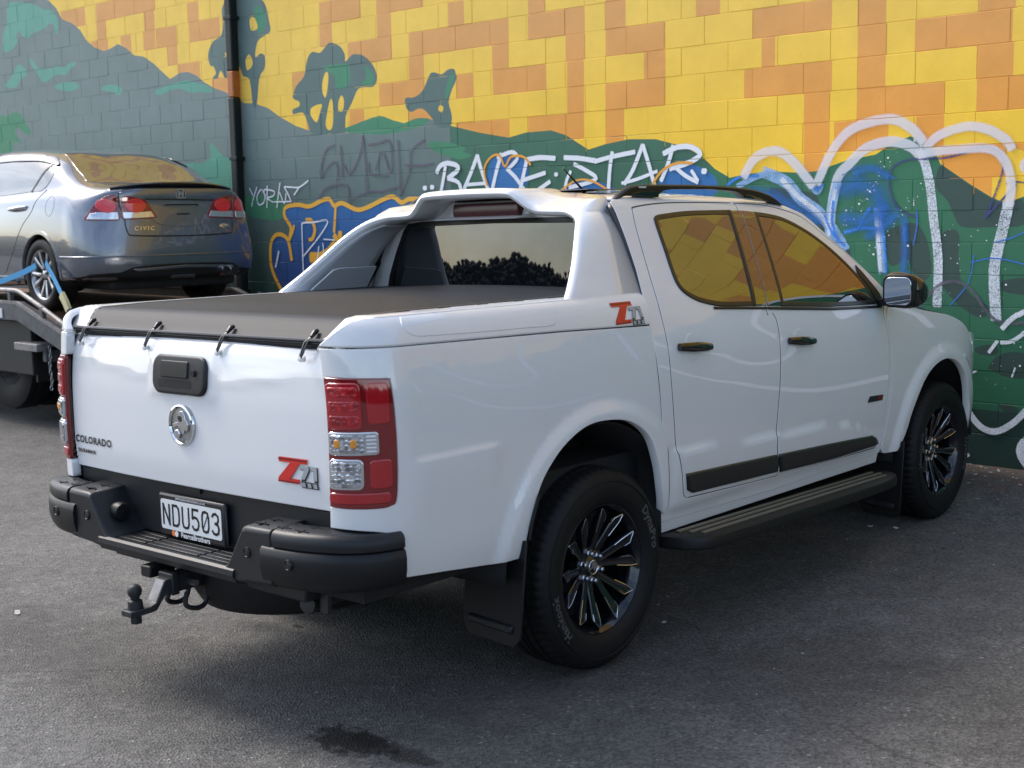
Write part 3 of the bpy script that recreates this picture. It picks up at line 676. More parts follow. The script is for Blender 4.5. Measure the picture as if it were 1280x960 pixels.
def graff(name, col, strokes, soft=.35, op=1., smooth=5, to=W):
    """strokes: list of (width in photo pixels, [points])"""
    V, F, A = [], [], []
    for wd, pts in strokes:
        _lay[0] += 1; y = -.0035 - .00022 * (_lay[0] % 40)
        P = to(pts); P = cr(P, smooth) if len(P) > 2 else [tuple(np.array(P[0]) + (np.array(P[1]) - np.array(P[0])) * t) for t in np.linspace(0, 1, 5)]
        mx = toimg((P[0][0], 0, P[0][1])); mx2 = toimg((P[0][0], 0, P[0][1] + .1)); sc = math.hypot(mx[0] - mx2[0], mx[1] - mx2[1]) / .1
        h = wd / sc / 2; pr = [(-1., 0.), (-1 + soft, op), (1 - soft, op), (1., 0.)]
        # round ends
        P = [np.array(p) for p in P]; d0 = P[0] - P[1]; d0 /= np.linalg.norm(d0) + 1e-9; d1 = P[-1] - P[-2]; d1 /= np.linalg.norm(d1) + 1e-9
        Q = [(P[0] + d0 * h * .8, .25)] + [(p, 1.) for p in P] + [(P[-1] + d1 * h * .8, .25)]
        b = len(V)
        for i, (p, k) in enumerate(Q):
            a = Q[max(i - 1, 0)][0]; c = Q[min(i + 1, len(Q) - 1)][0]; d = c - a; d /= np.linalg.norm(d) + 1e-9; nn = np.array((-d[1], d[0]))
            end = i in (0, len(Q) - 1)
            for t, al in pr: g = p + nn * h * t * (k if end else 1); V.append((g[0], y, g[1])); A.append(0. if end else al)
        for i in range(len(Q) - 1):
            for j in range(3): F.append((b + i * 4 + j, b + (i + 1) * 4 + j, b + (i + 1) * 4 + j + 1, b + i * 4 + j + 1))
    o = mk(name, V, F, 'spray_' + col, WALL, False)
    at = o.data.attributes.new('a', 'FLOAT', 'POINT'); at.data.foreach_set('value', np.array(A, dtype=np.float32))
    return o
def dots(name, col, pts, to=W):
    return graff(name, col, [(w_, [(x - w_ * .2, y), (x + w_ * .2, y + .1)]) for x, y, w_ in pts], .5, to=to)
graff('graffiti_outline', 'amber', [(6, [(361,302),(364,285),(356,270),(358,259),(373,256),(387,258),(402,251),(412,249),(418,257),(428,254),(446,262),(460,259),(480,249),(492,246),(502,253),(512,249),(524,249)]), (6, [(365,325),(361,302),(354,294),(345,294),(339,305),(339,329),(344,346),(352,362)]),
      (5, [(420,256),(419,275),(418,290)]), (6, [(383,275),(390,276),(394,287),(391,298),(387,300)]), (5, [(362,300),(366,290),(368,282)])], .2)
graff('graffiti_fill', 'amber', [(17, [(389,322),(400,322),(412,316),(420,305)]), (9, [(418,294),(424,300),(426,290)])], .3, .9)
graff('graffiti_letter', 'white', [(2.6, [(380,350),(379,320),(378,285),(379,279),(392,278),(410,276),(400,295),(380,320)]), (2.4, [(393,345),(397,325),(399,308)]), (2, [(404,330),(405,315),(404,304)]), (1.8, [(405,299),(419,300)]), (3.5, [(349,314),(347,325),(345,334)]), (3, [(380,345),(380,366)])], .35, .95)
Z3 = lambda L: [wpx(300 + x / 6.856, 220 + y / 6.856) for x, y in L]
graff('graffiti_tag', 'white', [(2.4, [(85,105),(115,165)]), (2.4, [(150,95),(120,190),(105,260)]), (2.4, [(215,130),(180,120),(150,180),(165,245),(205,230),(220,170),(195,120)]), (2.4, [(238,85),(236,270)]), (2.2, [(215,115),(295,130),(290,170),(240,190),(290,225)]), (2.4, [(348,58),(335,150),(322,272)]), (2.2, [(345,140),(385,235),(400,150)]),
      (2.4, [(385,92),(450,96),(515,95),(590,40)]), (2.4, [(385,95),(415,150),(445,218)]), (2, [(445,218),(300,222)]), (2.4, [(512,98),(470,162)])], .3, .95, 4, Z3)
Z4 = lambda L: [wpx(300 + x / 4, 140 + y / 4) for x, y in L]
graff('graffiti_tag', 'purple', [(4, [(475,165),(430,195),(405,290),(410,330)]), (3.5, [(405,335),(450,265),(485,255),(490,345)]), (4, [(505,165),(515,330)]), (4, [(520,260),(550,310),(600,220),(617,120)]), (4, [(617,120),(630,260),(640,400)]), (4, [(642,165),(700,155),(752,150),(757,300),(690,315),(648,300),(645,250)]), (3.5, [(680,290),(712,200),(745,290)]), (4, [(792,140),(800,280),(806,420)]),
      (4, [(925,140),(860,195),(850,300),(800,420)]), (4, [(825,265),(900,268),(970,258)]), (4, [(400,430),(430,385),(480,365),(540,372),(545,450)]), (3.5, [(560,440),(640,400),(720,395),(800,370)])], .3, .62, 5, Z4)
graff('graffiti_tag', 'white', [(8.5, [(547,216),(551,208),(560,204),(572,207),(573,213),(561,223)]), (7.2, [(561,223),(574,228),(578,240)]), (7.2, [(558,208),(555,226),(552,242)]), (7.8, [(578,242),(589,216),(597,194)]), (7.8, [(597,194),(602,212),(611,238)]), (5.9, [(583,231),(608,229)]),
      (7.8, [(627,192),(621,214),(615,240)]), (7.2, [(622,197),(640,190),(647,198),(636,211)]), (7.2, [(634,211),(645,222),(656,238)]), (8.5, [(657,200),(675,197),(694,198)]), (7.8, [(659,200),(655,218),(650,240)]), (7.2, [(652,226),(667,221),(682,216)]), (7.2, [(668,241),(688,227)]),
      (8.5, [(706,197),(725,198),(745,201)]), (7.2, [(718,205),(733,213),(746,223),(730,230),(712,234)]), (6.5, [(714,214),(709,225),(707,236)]), (7.8, [(744,202),(765,196),(794,190)]), (7.8, [(766,190),(763,210),(761,238)]), (7.8, [(781,230),(792,212),(804,181)]), (7.8, [(804,181),(810,200),(819,232)]), (5.9, [(778,229),(797,224),(822,214)]),
      (7.8, [(842,182),(836,204),(827,226)]), (9.1, [(830,192),(848,184),(865,184),(876,193),(862,203),(838,211)]), (7.2, [(846,210),(858,220),(873,228)]), (6.5, [(865,213),(873,226)])], .38, .78, 4)
dots('graffiti_dot', 'white', [(532, 235, 8), (541, 234, 8), (696, 218, 7), (881, 214, 10)])
graff('graffiti_outline', 'orange', [(3.5, [(610,232),(606,212),(614,197),(625,194),(632,208),(640,196),(655,196),(664,206)]), (3, [(700,240),(720,226),(740,226),(762,238)]), (4, [(812,240),(826,216),(846,204),(866,204)])], .25)
# the big pale outlines on the right
graff('graffiti_haze', 'haze', [(70, [(320,400),(400,380),(470,420),(500,520)]), (60, [(330,520),(420,540),(500,480)]), (46, [(-120,430),(0,420),(100,470),(220,540)]), (30, [(585,520),(590,640),(580,780)]), (34, [(380,330),(450,310),(520,350)]), (30, [(600,760),(615,860),(650,930)]), (36, [(430,600),(500,560),(560,500)])], .95, .80, 5, Z5)
graff('graffiti_outline', 'veil', [(19, [(-100,345),(-60,275),(0,240),(60,242),(120,290),(195,385)]), (19, [(215,372),(270,250),(340,160),(430,115),(540,100),(620,140),(668,195)]), (18, [(680,225),(720,180),(780,150),(870,130),(950,145),(1020,185),(1048,225)]), (18, [(650,252),(720,238),(800,230),(950,226),(1020,280),(1045,380),(1035,470)])], .55, .95, 6, Z5)
graff('graffiti_outline', 'veil', [(17, [(268,560),(275,470),(300,350),(350,290),(420,225),(520,195),(610,215),(672,272)]), (9, [(1160,250),(1110,270),(1090,300),(1110,330)]), (5, [(655,180),(660,232)]), (4, [(628,160),(630,195)])], .4, 1., 6, Z5)
graff('graffiti_outline', 'grain', [(15, [(668,262),(695,380),(710,520),(730,700),(725,900)]), (18, [(1032,455),(1010,560),(985,660),(970,760),(978,960)])], .25, .60, 6, Z5)
graff('graffiti_outline', 'pale_blue', [(21, [(-20,325),(80,370),(140,440),(220,500),(290,590),(330,660)]), (17, [(262,640),(266,540),(285,430),(300,370)]), (15, [(470,480),(478,600),(492,760)]), (11, [(-130,390),(-60,350),(0,332)]), (16, [(200,385),(212,405),(225,380)])], .35, .58, 6, Z5)
graff('graffiti_core', 'grain', [(12, [(60,355),(130,430),(215,500),(280,580)]), (9, [(262,600),(270,500),(292,400)]), (9, [(466,520),(474,620),(484,750)])], .5, .62, 6, Z5)
graff('graffiti_core', 'bright_blue', [(12, [(-175,385),(-120,348),(-40,342)]), (12, [(245,515),(280,590),(330,640)]), (12, [(282,450),(276,540),(300,610)]), (12, [(492,500),(500,620),(510,760)]), (12, [(190,385),(212,402),(240,378)]), (20, [(330,585),(400,565),(470,570)]), (20, [(585,560),(590,630)]), (14, [(395,560),(410,520),(440,480)])], .9, .62, 6, Z5)
graff('graffiti_scrawl', 'navy', [(4, [(640,520),(560,480),(525,400),(530,320),(580,280),(650,270),(760,265),(860,240),(930,215),(990,240),(1010,300),(990,380),(935,520)]), (3, [(1020,375),(1060,368),(1110,372)]), (4, [(930,525),(1000,450),(1065,380)])], .35, .62, 6, Z5)
graff('graffiti_scrawl', 'blue', [(2.5, [(970,628),(1040,610),(1097,585),(1160,560)]), (2.5, [(870,715),(960,695),(1060,710),(1150,740)]), (2, [(885,680),(860,800),(780,900)]), (2.5, [(640,490),(640,560),(625,640)]), (2, [(320,340),(400,300),(480,320),(560,360)])], .4, .65, 5, Z5)
graff('graffiti_arc', 'purple', [(7, [(670,880),(720,820),(780,795),(840,805),(890,850),(930,910),(980,960),(1060,975),(1180,960)])], .5, .58, 6, Z5)
graff('graffiti_outline', 'white', [(11, [(380,560),(410,640),(470,715),(540,735),(620,695),(680,635)]), (9, [(640,195),(600,225),(566,262)]), (7, [(560,325),(610,320),(665,285)]), (6, [(505,372),(545,318)]), (9, [(700,170),(665,185),(640,200)]), (6, [(375,830),(400,835),(412,850)]), (16, [(690,770),(660,800),(655,840),(690,900)]), (3, [(628,440),(612,485)]), (3, [(420,470),(450,455)])], .35, .62, 5, Z6)
dots('paint_splatter', 'white', [(960 + float(x) / 3.428, 120 + float(y) / 3.428, float(rng.choice([.9, 1.2, 1.5, 2., 3.2], p=[.3, .25, .2, .17, .08]))) for x, y in
     [(300 + t * 230 + rng.normal(0, 14), 580 - t * 310 + rng.normal(0, 14)) for t in rng.uniform(0, 1, 40)] + [(400 + t * 260 + rng.normal(0, 12), 720 - t * 330 + rng.normal(0, 12)) for t in rng.uniform(0, 1, 34)] + [(rng.uniform(600, 1060), rng.uniform(530, 760)) for _ in range(26)]
     + [(600 + rng.uniform(0, 500), 760 + rng.uniform(0, 500)) for _ in range(34)]])
# beyond the frame on the right the lettering goes on (it shows in the truck's doors and windows)
for k_ in range(4):
    ox = 8.2 + k_ * 2.3
    F_ = lambda L, ox=ox: [(ox + x, z) for x, z in L]
    graff('graffiti_outline', ['white', 'pale_blue'][k_ % 2], [(16, [(0, 1.0), (.2, 1.9), (.7, 2.2), (1.1, 1.7), (1.0, .9), (1.4, .8), (1.9, 1.5), (2.2, 2.1)]), (12, [(.3, .5), (.9, .35), (1.6, .5), (2.1, .9)])], .4, .8, 6, F_)
    graff('graffiti_scrawl', 'dark', [(6, [(.1, 1.3), (.4, 1.7), (.6, 1.2), (.9, 1.6), (1.2, 1.1), (1.6, 1.55), (2.0, 1.2)]), (5, [(.2, .9), (.8, 1.05), (1.5, .85), (2.1, 1.0)])], .25, .9, 6, F_)

# ---- downpipe at the joint of the two wall bays
mat('pipe_paint', (.005, .010, .010), .5, spec=.3, var=.2, vscale=8)
mat('pipe_orange', (.36, .10, .012), .45, var=.1, vscale=8)
_pu = -.262; pipe = empty('downpipe', None, (_pu, -.05, 0)); tag(pipe, 'dark green square downpipe with an orange painted section on the mural wall', 'downpipe')
za = wpx(303, 122)[1]; zb = wpx(301, 89)[1]
def pipe_sec(name, z0, z1, m): MB().box((-.048, -.055, z0), (.048, .035, z1)).build(name, m, pipe, False, bevel=.012)
pipe_sec('pipe', -.02, za, 'pipe_paint'); pipe_sec('painted_section', za + .001, zb, 'pipe_orange'); pipe_sec('pipe', zb + .001, 5.9, 'pipe_paint')
for zc_ in (.9, 2.23, 3.6, 5.0): MB().box((-.062, -.062, zc_ - .018), (.062, .045, zc_ + .018)).build('bracket', 'pipe_paint', pipe, False, bevel=.004)
MB().box((-.11, -.07, 5.9), (.11, .035, 6.02)).build('rain_head', 'pipe_paint', pipe, False, bevel=.01)

# ---- chips of paint, leaves and grit at the foot of the wall
mat('litter_pale', (.55, .52, .48), .8, var=.25, vscale=40); mat('litter_leaf', (.20, .085, .035), .8, var=.4, vscale=40); mat('litter_grey', (.22, .21, .20), .85, var=.3, vscale=40)
lv, lf, lm = [], [], []
def chip(x, y, s, k):
    n = 5; b = len(lv); z = gz(x, y) + .003; a0 = rng.uniform(0, 6.28); tl = rng.normal(0, .25, 2); hh = s * rng.uniform(.08, .25)
    rr = [(s * rng.uniform(.5, 1) * math.cos(a0 + 6.283 * i / n), s * rng.uniform(.4, .8) * math.sin(a0 + 6.283 * i / n)) for i in range(n)]
    for d in (0, hh):
        for a, c in rr: lv.append((x + a, y + c, z + d + max(0, a * tl[0] + c * tl[1]) + .0005))
    lf.append(tuple(b + n + i for i in range(n))); lm.append(k)
    for i in range(n): j = (i + 1) % n; lf.append((b + i, b + j, b + n + j, b + n + i)); lm.append(k)
for _ in range(520):
    x = rng.uniform(-1, 12); y = -.02 - abs(rng.normal(0, .42)); chip(x, y, rng.uniform(.004, .019) * (1.4 if rng.random() < .1 else 1), int(rng.choice([0, 1, 1, 2])))
for _ in range(420):
    x = rng.uniform(6.6, 9); y = -.03 - rng.exponential(.30); chip(x, y, rng.uniform(.004, .016), int(rng.choice([0, 0, 1, 1, 2])))
for _ in range(150):
    x = rng.uniform(6, 11); y = -1.2 - abs(rng.normal(0, 1.6)); chip(x, y, rng.uniform(.003, .009), int(rng.choice([0, 2, 2])))
for _ in range(160):
    x = rng.uniform(1, 11); y = rng.uniform(-8, -2); chip(x, y, rng.uniform(.002, .006), 2)
for px_, py_, s_ in ((22, 768, .022), (1120, 661, .02), (1088, 659, .018), (830, 779, .014), (1003, 818, .008)):
    p_ = gpx(px_, py_); chip(p_.x, p_.y, s_, 0)
tag(mk('fallen_debris', lv, lf, ['litter_pale', 'litter_leaf', 'litter_grey'], None, False, mi=lm), 'scattered paint chips, leaves and grit on the asphalt by the wall', 'debris', kind='stuff')

# ---- far-off wood behind the viewer, seen only in the glass and paint
mat('far_foliage', (.012, .018, .010), .9, var=.5, vscale=.4)
wv, wf = [], []
def wtop(a): return 3.35 + .30 * math.sin(a * 5 + 2.2) + .30 * math.sin(a * 13 + 1) + .22 * math.sin(a * 31) + .14 * math.sin(a * 77 + 2) + .8 * math.tanh((math.degrees(a) - 228) / 4)
for i in range(16000):
    a = rng.uniform(math.radians(165), math.radians(385)); R_ = rng.uniform(48, 56); top = wtop(a); t = rng.uniform(0, 1) ** .6
    s = .35 * (1 - t) + .24; c = np.array((6 + R_ * math.cos(a), -2 + R_ * math.sin(a), t * top - .1)); b = len(wv)
    D = rng.normal(0, 1, (8, 3)); D /= np.linalg.norm(D, axis=1)[:, None]
    q = [(0, 0, .5), (1, 0, .1), (.3, .95, 0), (-.8, .6, .1), (-.8, -.6, 0), (.3, -.95, .1), (0, 0, -.9)]
    for k, t_ in enumerate(q): wv.append(tuple(c + (np.array(t_) + D[k] * .22) * s))
    for k in range(5): wf += [(b, b + 1 + k, b + 1 + (k + 1) % 5), (b + 6, b + 1 + (k + 1) % 5, b + 1 + k)]
for k in range(441):      # dense heart of the wood
    a = math.radians(165 + k * .5)
    for R_ in (52.5, 54.5):
        x, y = 6 + R_ * math.cos(a), -2 + R_ * math.sin(a); wv += [(x, y, -.4), (x, y, wtop(a) * .96)]
b = len(wv) - 441 * 4
for k in range(440):
    q = b + k * 4; wf += [(q, q + 4, q + 5, q + 1), (q + 2, q + 3, q + 7, q + 6), (q + 1, q + 5, q + 7, q + 3)]
tag(mk('far_wood', wv, wf, 'far_foliage', None, False), 'distant dark belt of trees across the yard', 'trees', kind='stuff')

# ================================================================== WHITE PICKUP (x forward, y left, z up from the ground under the rear axle)
TR = empty('pickup_truck', None, T_LOC, T_EUL)
tag(TR, 'white double cab pickup with black wheels, sports bar and tonneau cover', 'pickup')
_gz = [1.36 + .034 * i for i in range(11)]
PC = spl([.36,.50,.56,.65,.80,1.0,1.12,1.20,1.30] + _gz + [1.74,1.775,1.795], [.86,.893,.905,.918,.930,.935,.930,.918,.888] + [.862 - .53 * (z - 1.36) - .12 * (z - 1.36) ** 2 for z in _gz] + [.638,.595,.53])
def flare(x, z, c, r0, r1, amp): return amp * (1 - sst(r0, r1, np.hypot(x - c[0], z - c[1])))
ZCR = spl([.44, 1.217, 1.616, 1.933, 2.075, 2.194, 2.32], [.776, .733, .718, .685, .651, .592, .50])
def Hcab(x, z):
    x = np.asarray(x, float); z = np.asarray(z, float) + 0 * x
    h = PC(z + .03 * (x - 1.2)) + flare(x, z, (3.03, .40), .53, .60, .022) * (1 - sst(1.0, 1.2, z)) - .30 * sst(3.2, 4.3, x) ** 1.3
    zc = ZCR(x); door = sst(.40, .47, x) * (1 - sst(2.22, 2.30, x))
    return h + door * .013 * (1 - sst(zc - .012, zc + .010, z)) * sst(.50, .56, z)
def cab(s, z): return np.stack([s + 0 * z, -Hcab(s, z), z + 0 * s], -1)
PB = spl([.50,.56,.64,.80,1.0,1.14,1.25,1.31,1.36,1.39,1.41], [.885,.905,.918,.926,.930,.926,.915,.905,.885,.862,.835])
XC = -1.0
def plan(s):
    s = np.asarray(s, float); t = np.clip((XC - s) / .30, 0, 1.02) * np.pi / 2
    return np.where(s > XC, s, XC - .205 * np.sin(t)), np.where(s > XC, 0, .175 * (1 - np.cos(t)))
def bed(s, z):
    s = np.asarray(s, float); z = np.asarray(z, float) + 0 * s
    x, ins = plan(s)
    h = PB(z) - ins + flare(x, z, (-.03, .43), .548, .612, .020) * (1 - sst(1.0, 1.2, z))
    # long soft swage low behind the wheel
    h = h + .007 * sst(-1.03, -.95, s) * (1 - sst(-.66, -.56, s)) * (1 - sst(.945, .965, z)) * sst(.70, .93, z)
    return np.stack([x, -h, z], -1)
R_ = (0, -1, 0)
ARCH = [(.372,.53),(.341,.631),(.309,.742),(.25,.856),(.145,.927),(.023,.956),(-.132,.957),(-.266,.908),(-.363,.834),(-.422,.756),(-.469,.64),(-.483,.534)]
LAMP = [(-1.134,.821),(-1.085,.826),(-1.065,.852),(-1.061,1.005),(-1.067,1.200),(-1.088,1.223)]
GAP = [(.310,1.283),(.324,1.193),(.332,1.119),(.349,.984),(.362,.854),(.378,.718),(.392,.60),(.398,.534)]
BUMPCUT = [(-1.030,.585),(-1.051,.673),(-1.073,.718),(-1.11,.743),(-1.211,.755),(-1.298,.758)]
bs_loop = [(-1.298,.824)] + cr([(-1.298,.822)] + LAMP[:1], 2)[1:] + cr(LAMP, 4)[1:] + [(-1.298,1.233), (-1.298,1.318), (-1.12,1.3165), (-.953,1.3135), (-.24,1.2995), (.1,1.289)] + cr(GAP, 4) + cr(ARCH, 5) + [(-.626,.537),(-.844,.564)] + cr(BUMPCUT, 3)
panel('bedside', bs_loop, bed, 'white_paint', TR, R_, res=.018, th=.035, both=True)
# --- rail cap above it
cap_loop = [(-1.298,1.324),(-1.12,1.3225),(-.953,1.3195),(-.24,1.3055),(.1,1.295),(.312,1.289),(.336,1.36),(.345,1.409),(-.15,1.4095),(-.58,1.41),(-.9,1.41),(-1.09,1.408),(-1.14,1.400),(-1.19,1.380),(-1.245,1.352),(-1.285,1.332)]
panel('rail_cap', cap_loop, bed, 'white_paint', TR, R_, res=.02, th=.03, edge=.004, both=True)
lid = cr([(-.965,1.402),(-.985,1.372),(-.95,1.342),(-.85,1.336),(-.651,1.331),(-.42,1.327),(-.285,1.325),(-.25,1.336),(-.225,1.37),(-.215,1.402)], 3) + [(-.59, 1.4035)]
rl = panel('stake_cover', lid, bed, 'white_paint', TR, R_, res=.02, th=.004, edge=.003, off=.0025, both=True)
# inner top of the rail down to the tonneau
def railtop(s, t):
    s = np.asarray(s, float); t = np.asarray(t, float); x, ins = plan(s)
    drop = .075 * sst(-1.06, -1.17, s)
    return np.stack([x + 0 * t, -(.842 - ins - t), 1.4085 + .004 * np.sin(t / .1 * np.pi) - drop + 0 * t], -1)
panel('rail_top', [(-1.17,.0),(.345,.0),(.345,.105),(-1.17,.105)], railtop, 'white_paint', TR, (0, 0, 1), res=.03, th=.03, both=True)
for k_ in range(4):   # little raised marks along the rail
    x0 = -.86 + k_ * .19
    MB().box((x0, -.790, 1.4105), (x0 + .13, -.786, 1.4135)).build('rail_mark', 'white_paint', TR, bevel=.0015)
# --- tail lamps
lamp_loop = [(-1.294,.826)] + cr([(-1.292,.825)] + [(s - .003, z) for s, z in LAMP] + [(-1.292, 1.230)], 5)[1:]
def lens_pair(name, loop, m, off, res=.012, th=.014, parents=None):
    a, b = panel(name, loop, bed, m, None, R_, res=res, th=th, off=off, edge=.004, both=True)
    return a, b
LA, LB = lens_pair('tail_lamp', lamp_loop, 'red_lens_deep', .004)
LA.parent = TR; LB.parent = TR
def sub_lens(name, loop, m, off, th=.01, res=.012):
    a, b = lens_pair(name, loop, m, off, res, th); a.parent = LA; b.parent = LB
sub_lens('lens', rrect(-1.290,.838,-1.088,.872,.012), 'red_lens', .009)
sub_lens('lens', rrect(-1.150,1.085,-1.082,1.212,.014), 'red_lens', .0095)
sub_lens('lens', rrect(-1.150,.885,-1.082,.975,.014), 'red_lens', .0095)
sub_lens('stop_light', rrect(-1.284,1.072,-1.166,1.214,.018), 'red_lens', .011)
for i_ in range(3): sub_lens('led_bar', rrect(-1.276, 1.082 + i_ * .044, -1.174, 1.114 + i_ * .044, .008, 3), 'led_red', .0135, .004, .008)
sub_lens('turn_signal', rrect(-1.284,.991,-1.120,1.063,.012), 'clear_lens', .012)
sub_lens('signal_reflector', rrect(-1.275,.999,-1.165,1.055,.010), 'lamp_facets', .0165, .005, .009)
for c0 in (-1.258, -1.205): sub_lens('bulb', rrect(c0, 1.014, c0 + .020, 1.042, .009, 4), 'amber', .0200, .005, .006)
for k_ in range(5): sub_lens('flute', rrect(-1.158 + .0, 1.000 + k_ * .0115, -1.128, 1.0065 + k_ * .0115, .0028, 2), 'print_white', .0165, .004, .006)
sub_lens('reverse_light', rrect(-1.286,.883,-1.168,.979,.018), 'clear_lens', .012)
sub_lens('reverse_reflector', rrect(-1.277,.891,-1.177,.971,.014), 'lamp_facets', .0165, .005, .009)
# --- tailgate
TGX = spl([.76,.80,.9,1.1,1.2,1.26,1.29,1.315,1.335], [-1.196,-1.200,-1.208,-1.206,-1.199,-1.190,-1.180,-1.163,-1.135])
def tgate(y, z):
    y = np.asarray(y, float); z = np.asarray(z, float) + 0 * y; a = np.abs(y)
    x = TGX(z) + .022 * (a / .76) ** 2.2
    zc = 1.222 - .035 * sst(.70, .20, a)                              # swage that dives to the handle recess
    x = x - .0032 * np.exp(-((z - zc) / .020) ** 2) * sst(.17, .26, a) * sst(.70, .40, a)
    box_ = sst(.215, .180, a) * sst(1.098, 1.120, z) * sst(1.31, 1.28, z)
    return np.stack([x - .006 * box_, y, z], -1)
TG = panel('tailgate', [(-.752,.800),(.752,.800),(.7535,1.0),(.752,1.2),(.748,1.328),(-.748,1.328),(-.752,1.2),(-.7535,1.0)], tgate, 'white_paint', TR, (-1, 0, 0), res=.025, th=.05, edge=.005, rim='seal_gap_black')
def onT(dx, y0, z0):
    def f(a, b, d=0.):
        p = tgate(np.array([y0 - a]), np.array([z0 + b]))[0]; return (p[0] - dx - d, p[1], p[2])
    return f
# handle
hb = rrect(-.155,1.128,.155,1.262,.042)
HD = panel('tailgate_handle', hb, tgate, 'grey_plastic', TR, (-1, 0, 0), res=.02, th=.02, edge=.010, off=.016)
pad = panel('grip', rrect(-.065,1.185,.095,1.242,.008), tgate, 'black_plastic', HD, (-1, 0, 0), res=.02, th=.008, edge=.004, off=.022)
panel('recess', rrect(-.085,1.150,.115,1.181,.012), tgate, 'liner', HD, (-1, 0, 0), res=.02, th=.004, edge=.003, off=.0172)
MB().lathe([(0, -.003), (.010, -.003), (.012, 0), (.007, .001), (.006, .006), (0, .006)], 20, 'x', (-1.2245, -.098, 1.208)).build('key_lock', 'liner', HD)
# lion roundel
EM = MB().lathe([(.060, -.004), (.066, -.010), (.071, -.008), (.073, .0), (.060, .002)], 40, 'x', (-1.2105, 0, 1.022)).build('emblem', 'chrome', TR)
MB().lathe([(0, -.003), (.03, -.0035), (.0605, -.002)], 40, 'x', (-1.2105, 0, 1.022)).build('emblem_face', 'steel', EM)
fT = lambda dx: (lambda a, b, d: (-1.2135 - dx - d, -a, 1.022 + b))
lion = cr([(-.004,.046),(.012,.05),(.026,.040),(.030,.024),(.042,.012),(.044,-.006),(.036,-.022),(.026,-.014),(.018,-.030),(.004,-.024),(-.004,-.008),(-.022,-.006),(-.040,-.014),(-.046,-.004),(-.030,.006),(-.014,.010),(-.022,.024),(-.016,.036)], 4, True)
MB().prism(lion, fT(0), 0, .007).build('lion_relief', 'chrome', EM, bevel=.002)
MB().prism([(.017 * math.cos(t) - .022, .017 * math.sin(t) - .034) for t in np.linspace(0, 6.283, 20, endpoint=False)], fT(0), 0, .008).build('lion_stone', 'chrome', EM, bevel=.003)
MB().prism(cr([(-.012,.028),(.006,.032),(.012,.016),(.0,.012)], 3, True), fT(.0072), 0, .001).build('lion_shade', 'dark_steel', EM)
# lettering and badge on the tailgate
put_text('model_badge', 'COLORADO', onT(.003, .605, .908), 'dark_steel', TG, .038, 0, 1.18, 1.12, bold=.0012)
put_text('engine_badge', 'DURAMAX', onT(.003, .660, .864), 'dark_steel', TG, .020, 0, 1.15, 1.25, bold=.0008)
def z71(name, fn, sc, parent):
    B = MB(); q = lambda L: [(a * sc, b * sc) for a, b in L]
    B.prism(q([(-.118,.052),(.062,.052),(.056,.030),(.012,.030),(-.050,-.040),(.010,-.040),(.003,-.060),(-.130,-.060),(-.126,-.040),(-.048,.030),(-.122,.030)]), fn, .0, .0015, 0)
    B.prism(q([(-.020,.030),(.012,.030),(-.050,-.040),(-.082,-.040)]), fn, .0016, .0022, 0)
    for a in ([(.014,.026),(.066,.026),(.070,.010),(.040,-.040),(.016,-.040),(.040,.008),(.010,.008)], [(.076,.026),(.118,.026),(.118,-.040),(.096,-.040),(.096,.008),(.080,.008)]):
        B.prism(q([(x + .003, y - .004) for x, y in a]), fn, .0, .0012, 2); B.prism(q([(x * .98 + .002, y * .9) for x, y in a]), fn, .0013, .0022, 1)
    for k in range(3):
        x = .016 + k * .036
        B.prism(q([(x, -.046), (x + .030, -.046), (x + .034, -.074), (x + .004, -.074)]), fn, 0, .0012, 2)
        B.prism(q([(x + .004, -.050), (x + .026, -.050), (x + .029, -.070), (x + .008, -.070)]), fn, .0013, .002, 1)
    B.prism(q([(-.124,.047),(.055,.047),(.052,.040),(-.124,.040)]), fn, .0016, .0021, 3)
    B.prism(q([(-.128,-.052),(.002,-.052),(.000,-.058),(-.130,-.058)]), fn, .0016, .0021, 3)
    return B.build(name, ['decal_red', 'decal_grey', 'decal_black', 'decal_dark_red'], parent, False)
z71('trim_badge', onT(.003, -.600, .922), .74, TG)
def onB(s0, z0, sgn=1):
    def f(a, b, d=0.):
        p = bed(np.array([s0 + a]), np.array([z0 + b]))[0]; return (p[0], (p[1] - .0022 - d) * sgn, p[2])
    return f
z71('trim_badge', onB(.185, 1.345), .72, TR)
# --- tonneau cover and its bungees
def tonn(s, t):   # s: x, t: y
    s = np.asarray(s, float); t = np.asarray(t, float) + 0 * s
    z = 1.408 + .014 * (1 - (t / .76) ** 2) * sst(-1.09, -.8, s) - .0025 * np.cos(s * 9) * (1 - (t / .76) ** 2) * sst(-.95, -.7, s)
    z = z - .004 * sst(-.80, -1.05, s) - .082 * sst(-1.045, -1.18, s) ** 1.15
    return np.stack([s, t, z], -1)
TO = panel('tonneau_cover', [(-1.165,-.738),(.40,-.738),(.40,.738),(-1.165,.738)], tonn, 'vinyl', TR, (0, 0, 1), res=.022, th=.02, edge=.006, off=.002)
def tstrip(x0, x1, y0, y1, name, m, off): panel(name, [(x0, y0), (x1, y0), (x1, y1), (x0, y1)], tonn, m, TO, (0, 0, 1), res=.03, th=.004, edge=.002, off=off)
tstrip(-1.168, -1.154, -.74, .74, 'hem', 'seal_gap_black', .006)
tstrip(-1.154, .38, -.742, -.712, 'side_binding', 'seal_gap_black', .004); tstrip(-1.154, .38, .712, .742, 'side_binding', 'seal_gap_black', .004)
MB().tube([(-1.166, y, 1.336) for y in np.linspace(-.74, .74, 9)], .007, 8).build('hem_rope', 'seal_gap_black', TO)
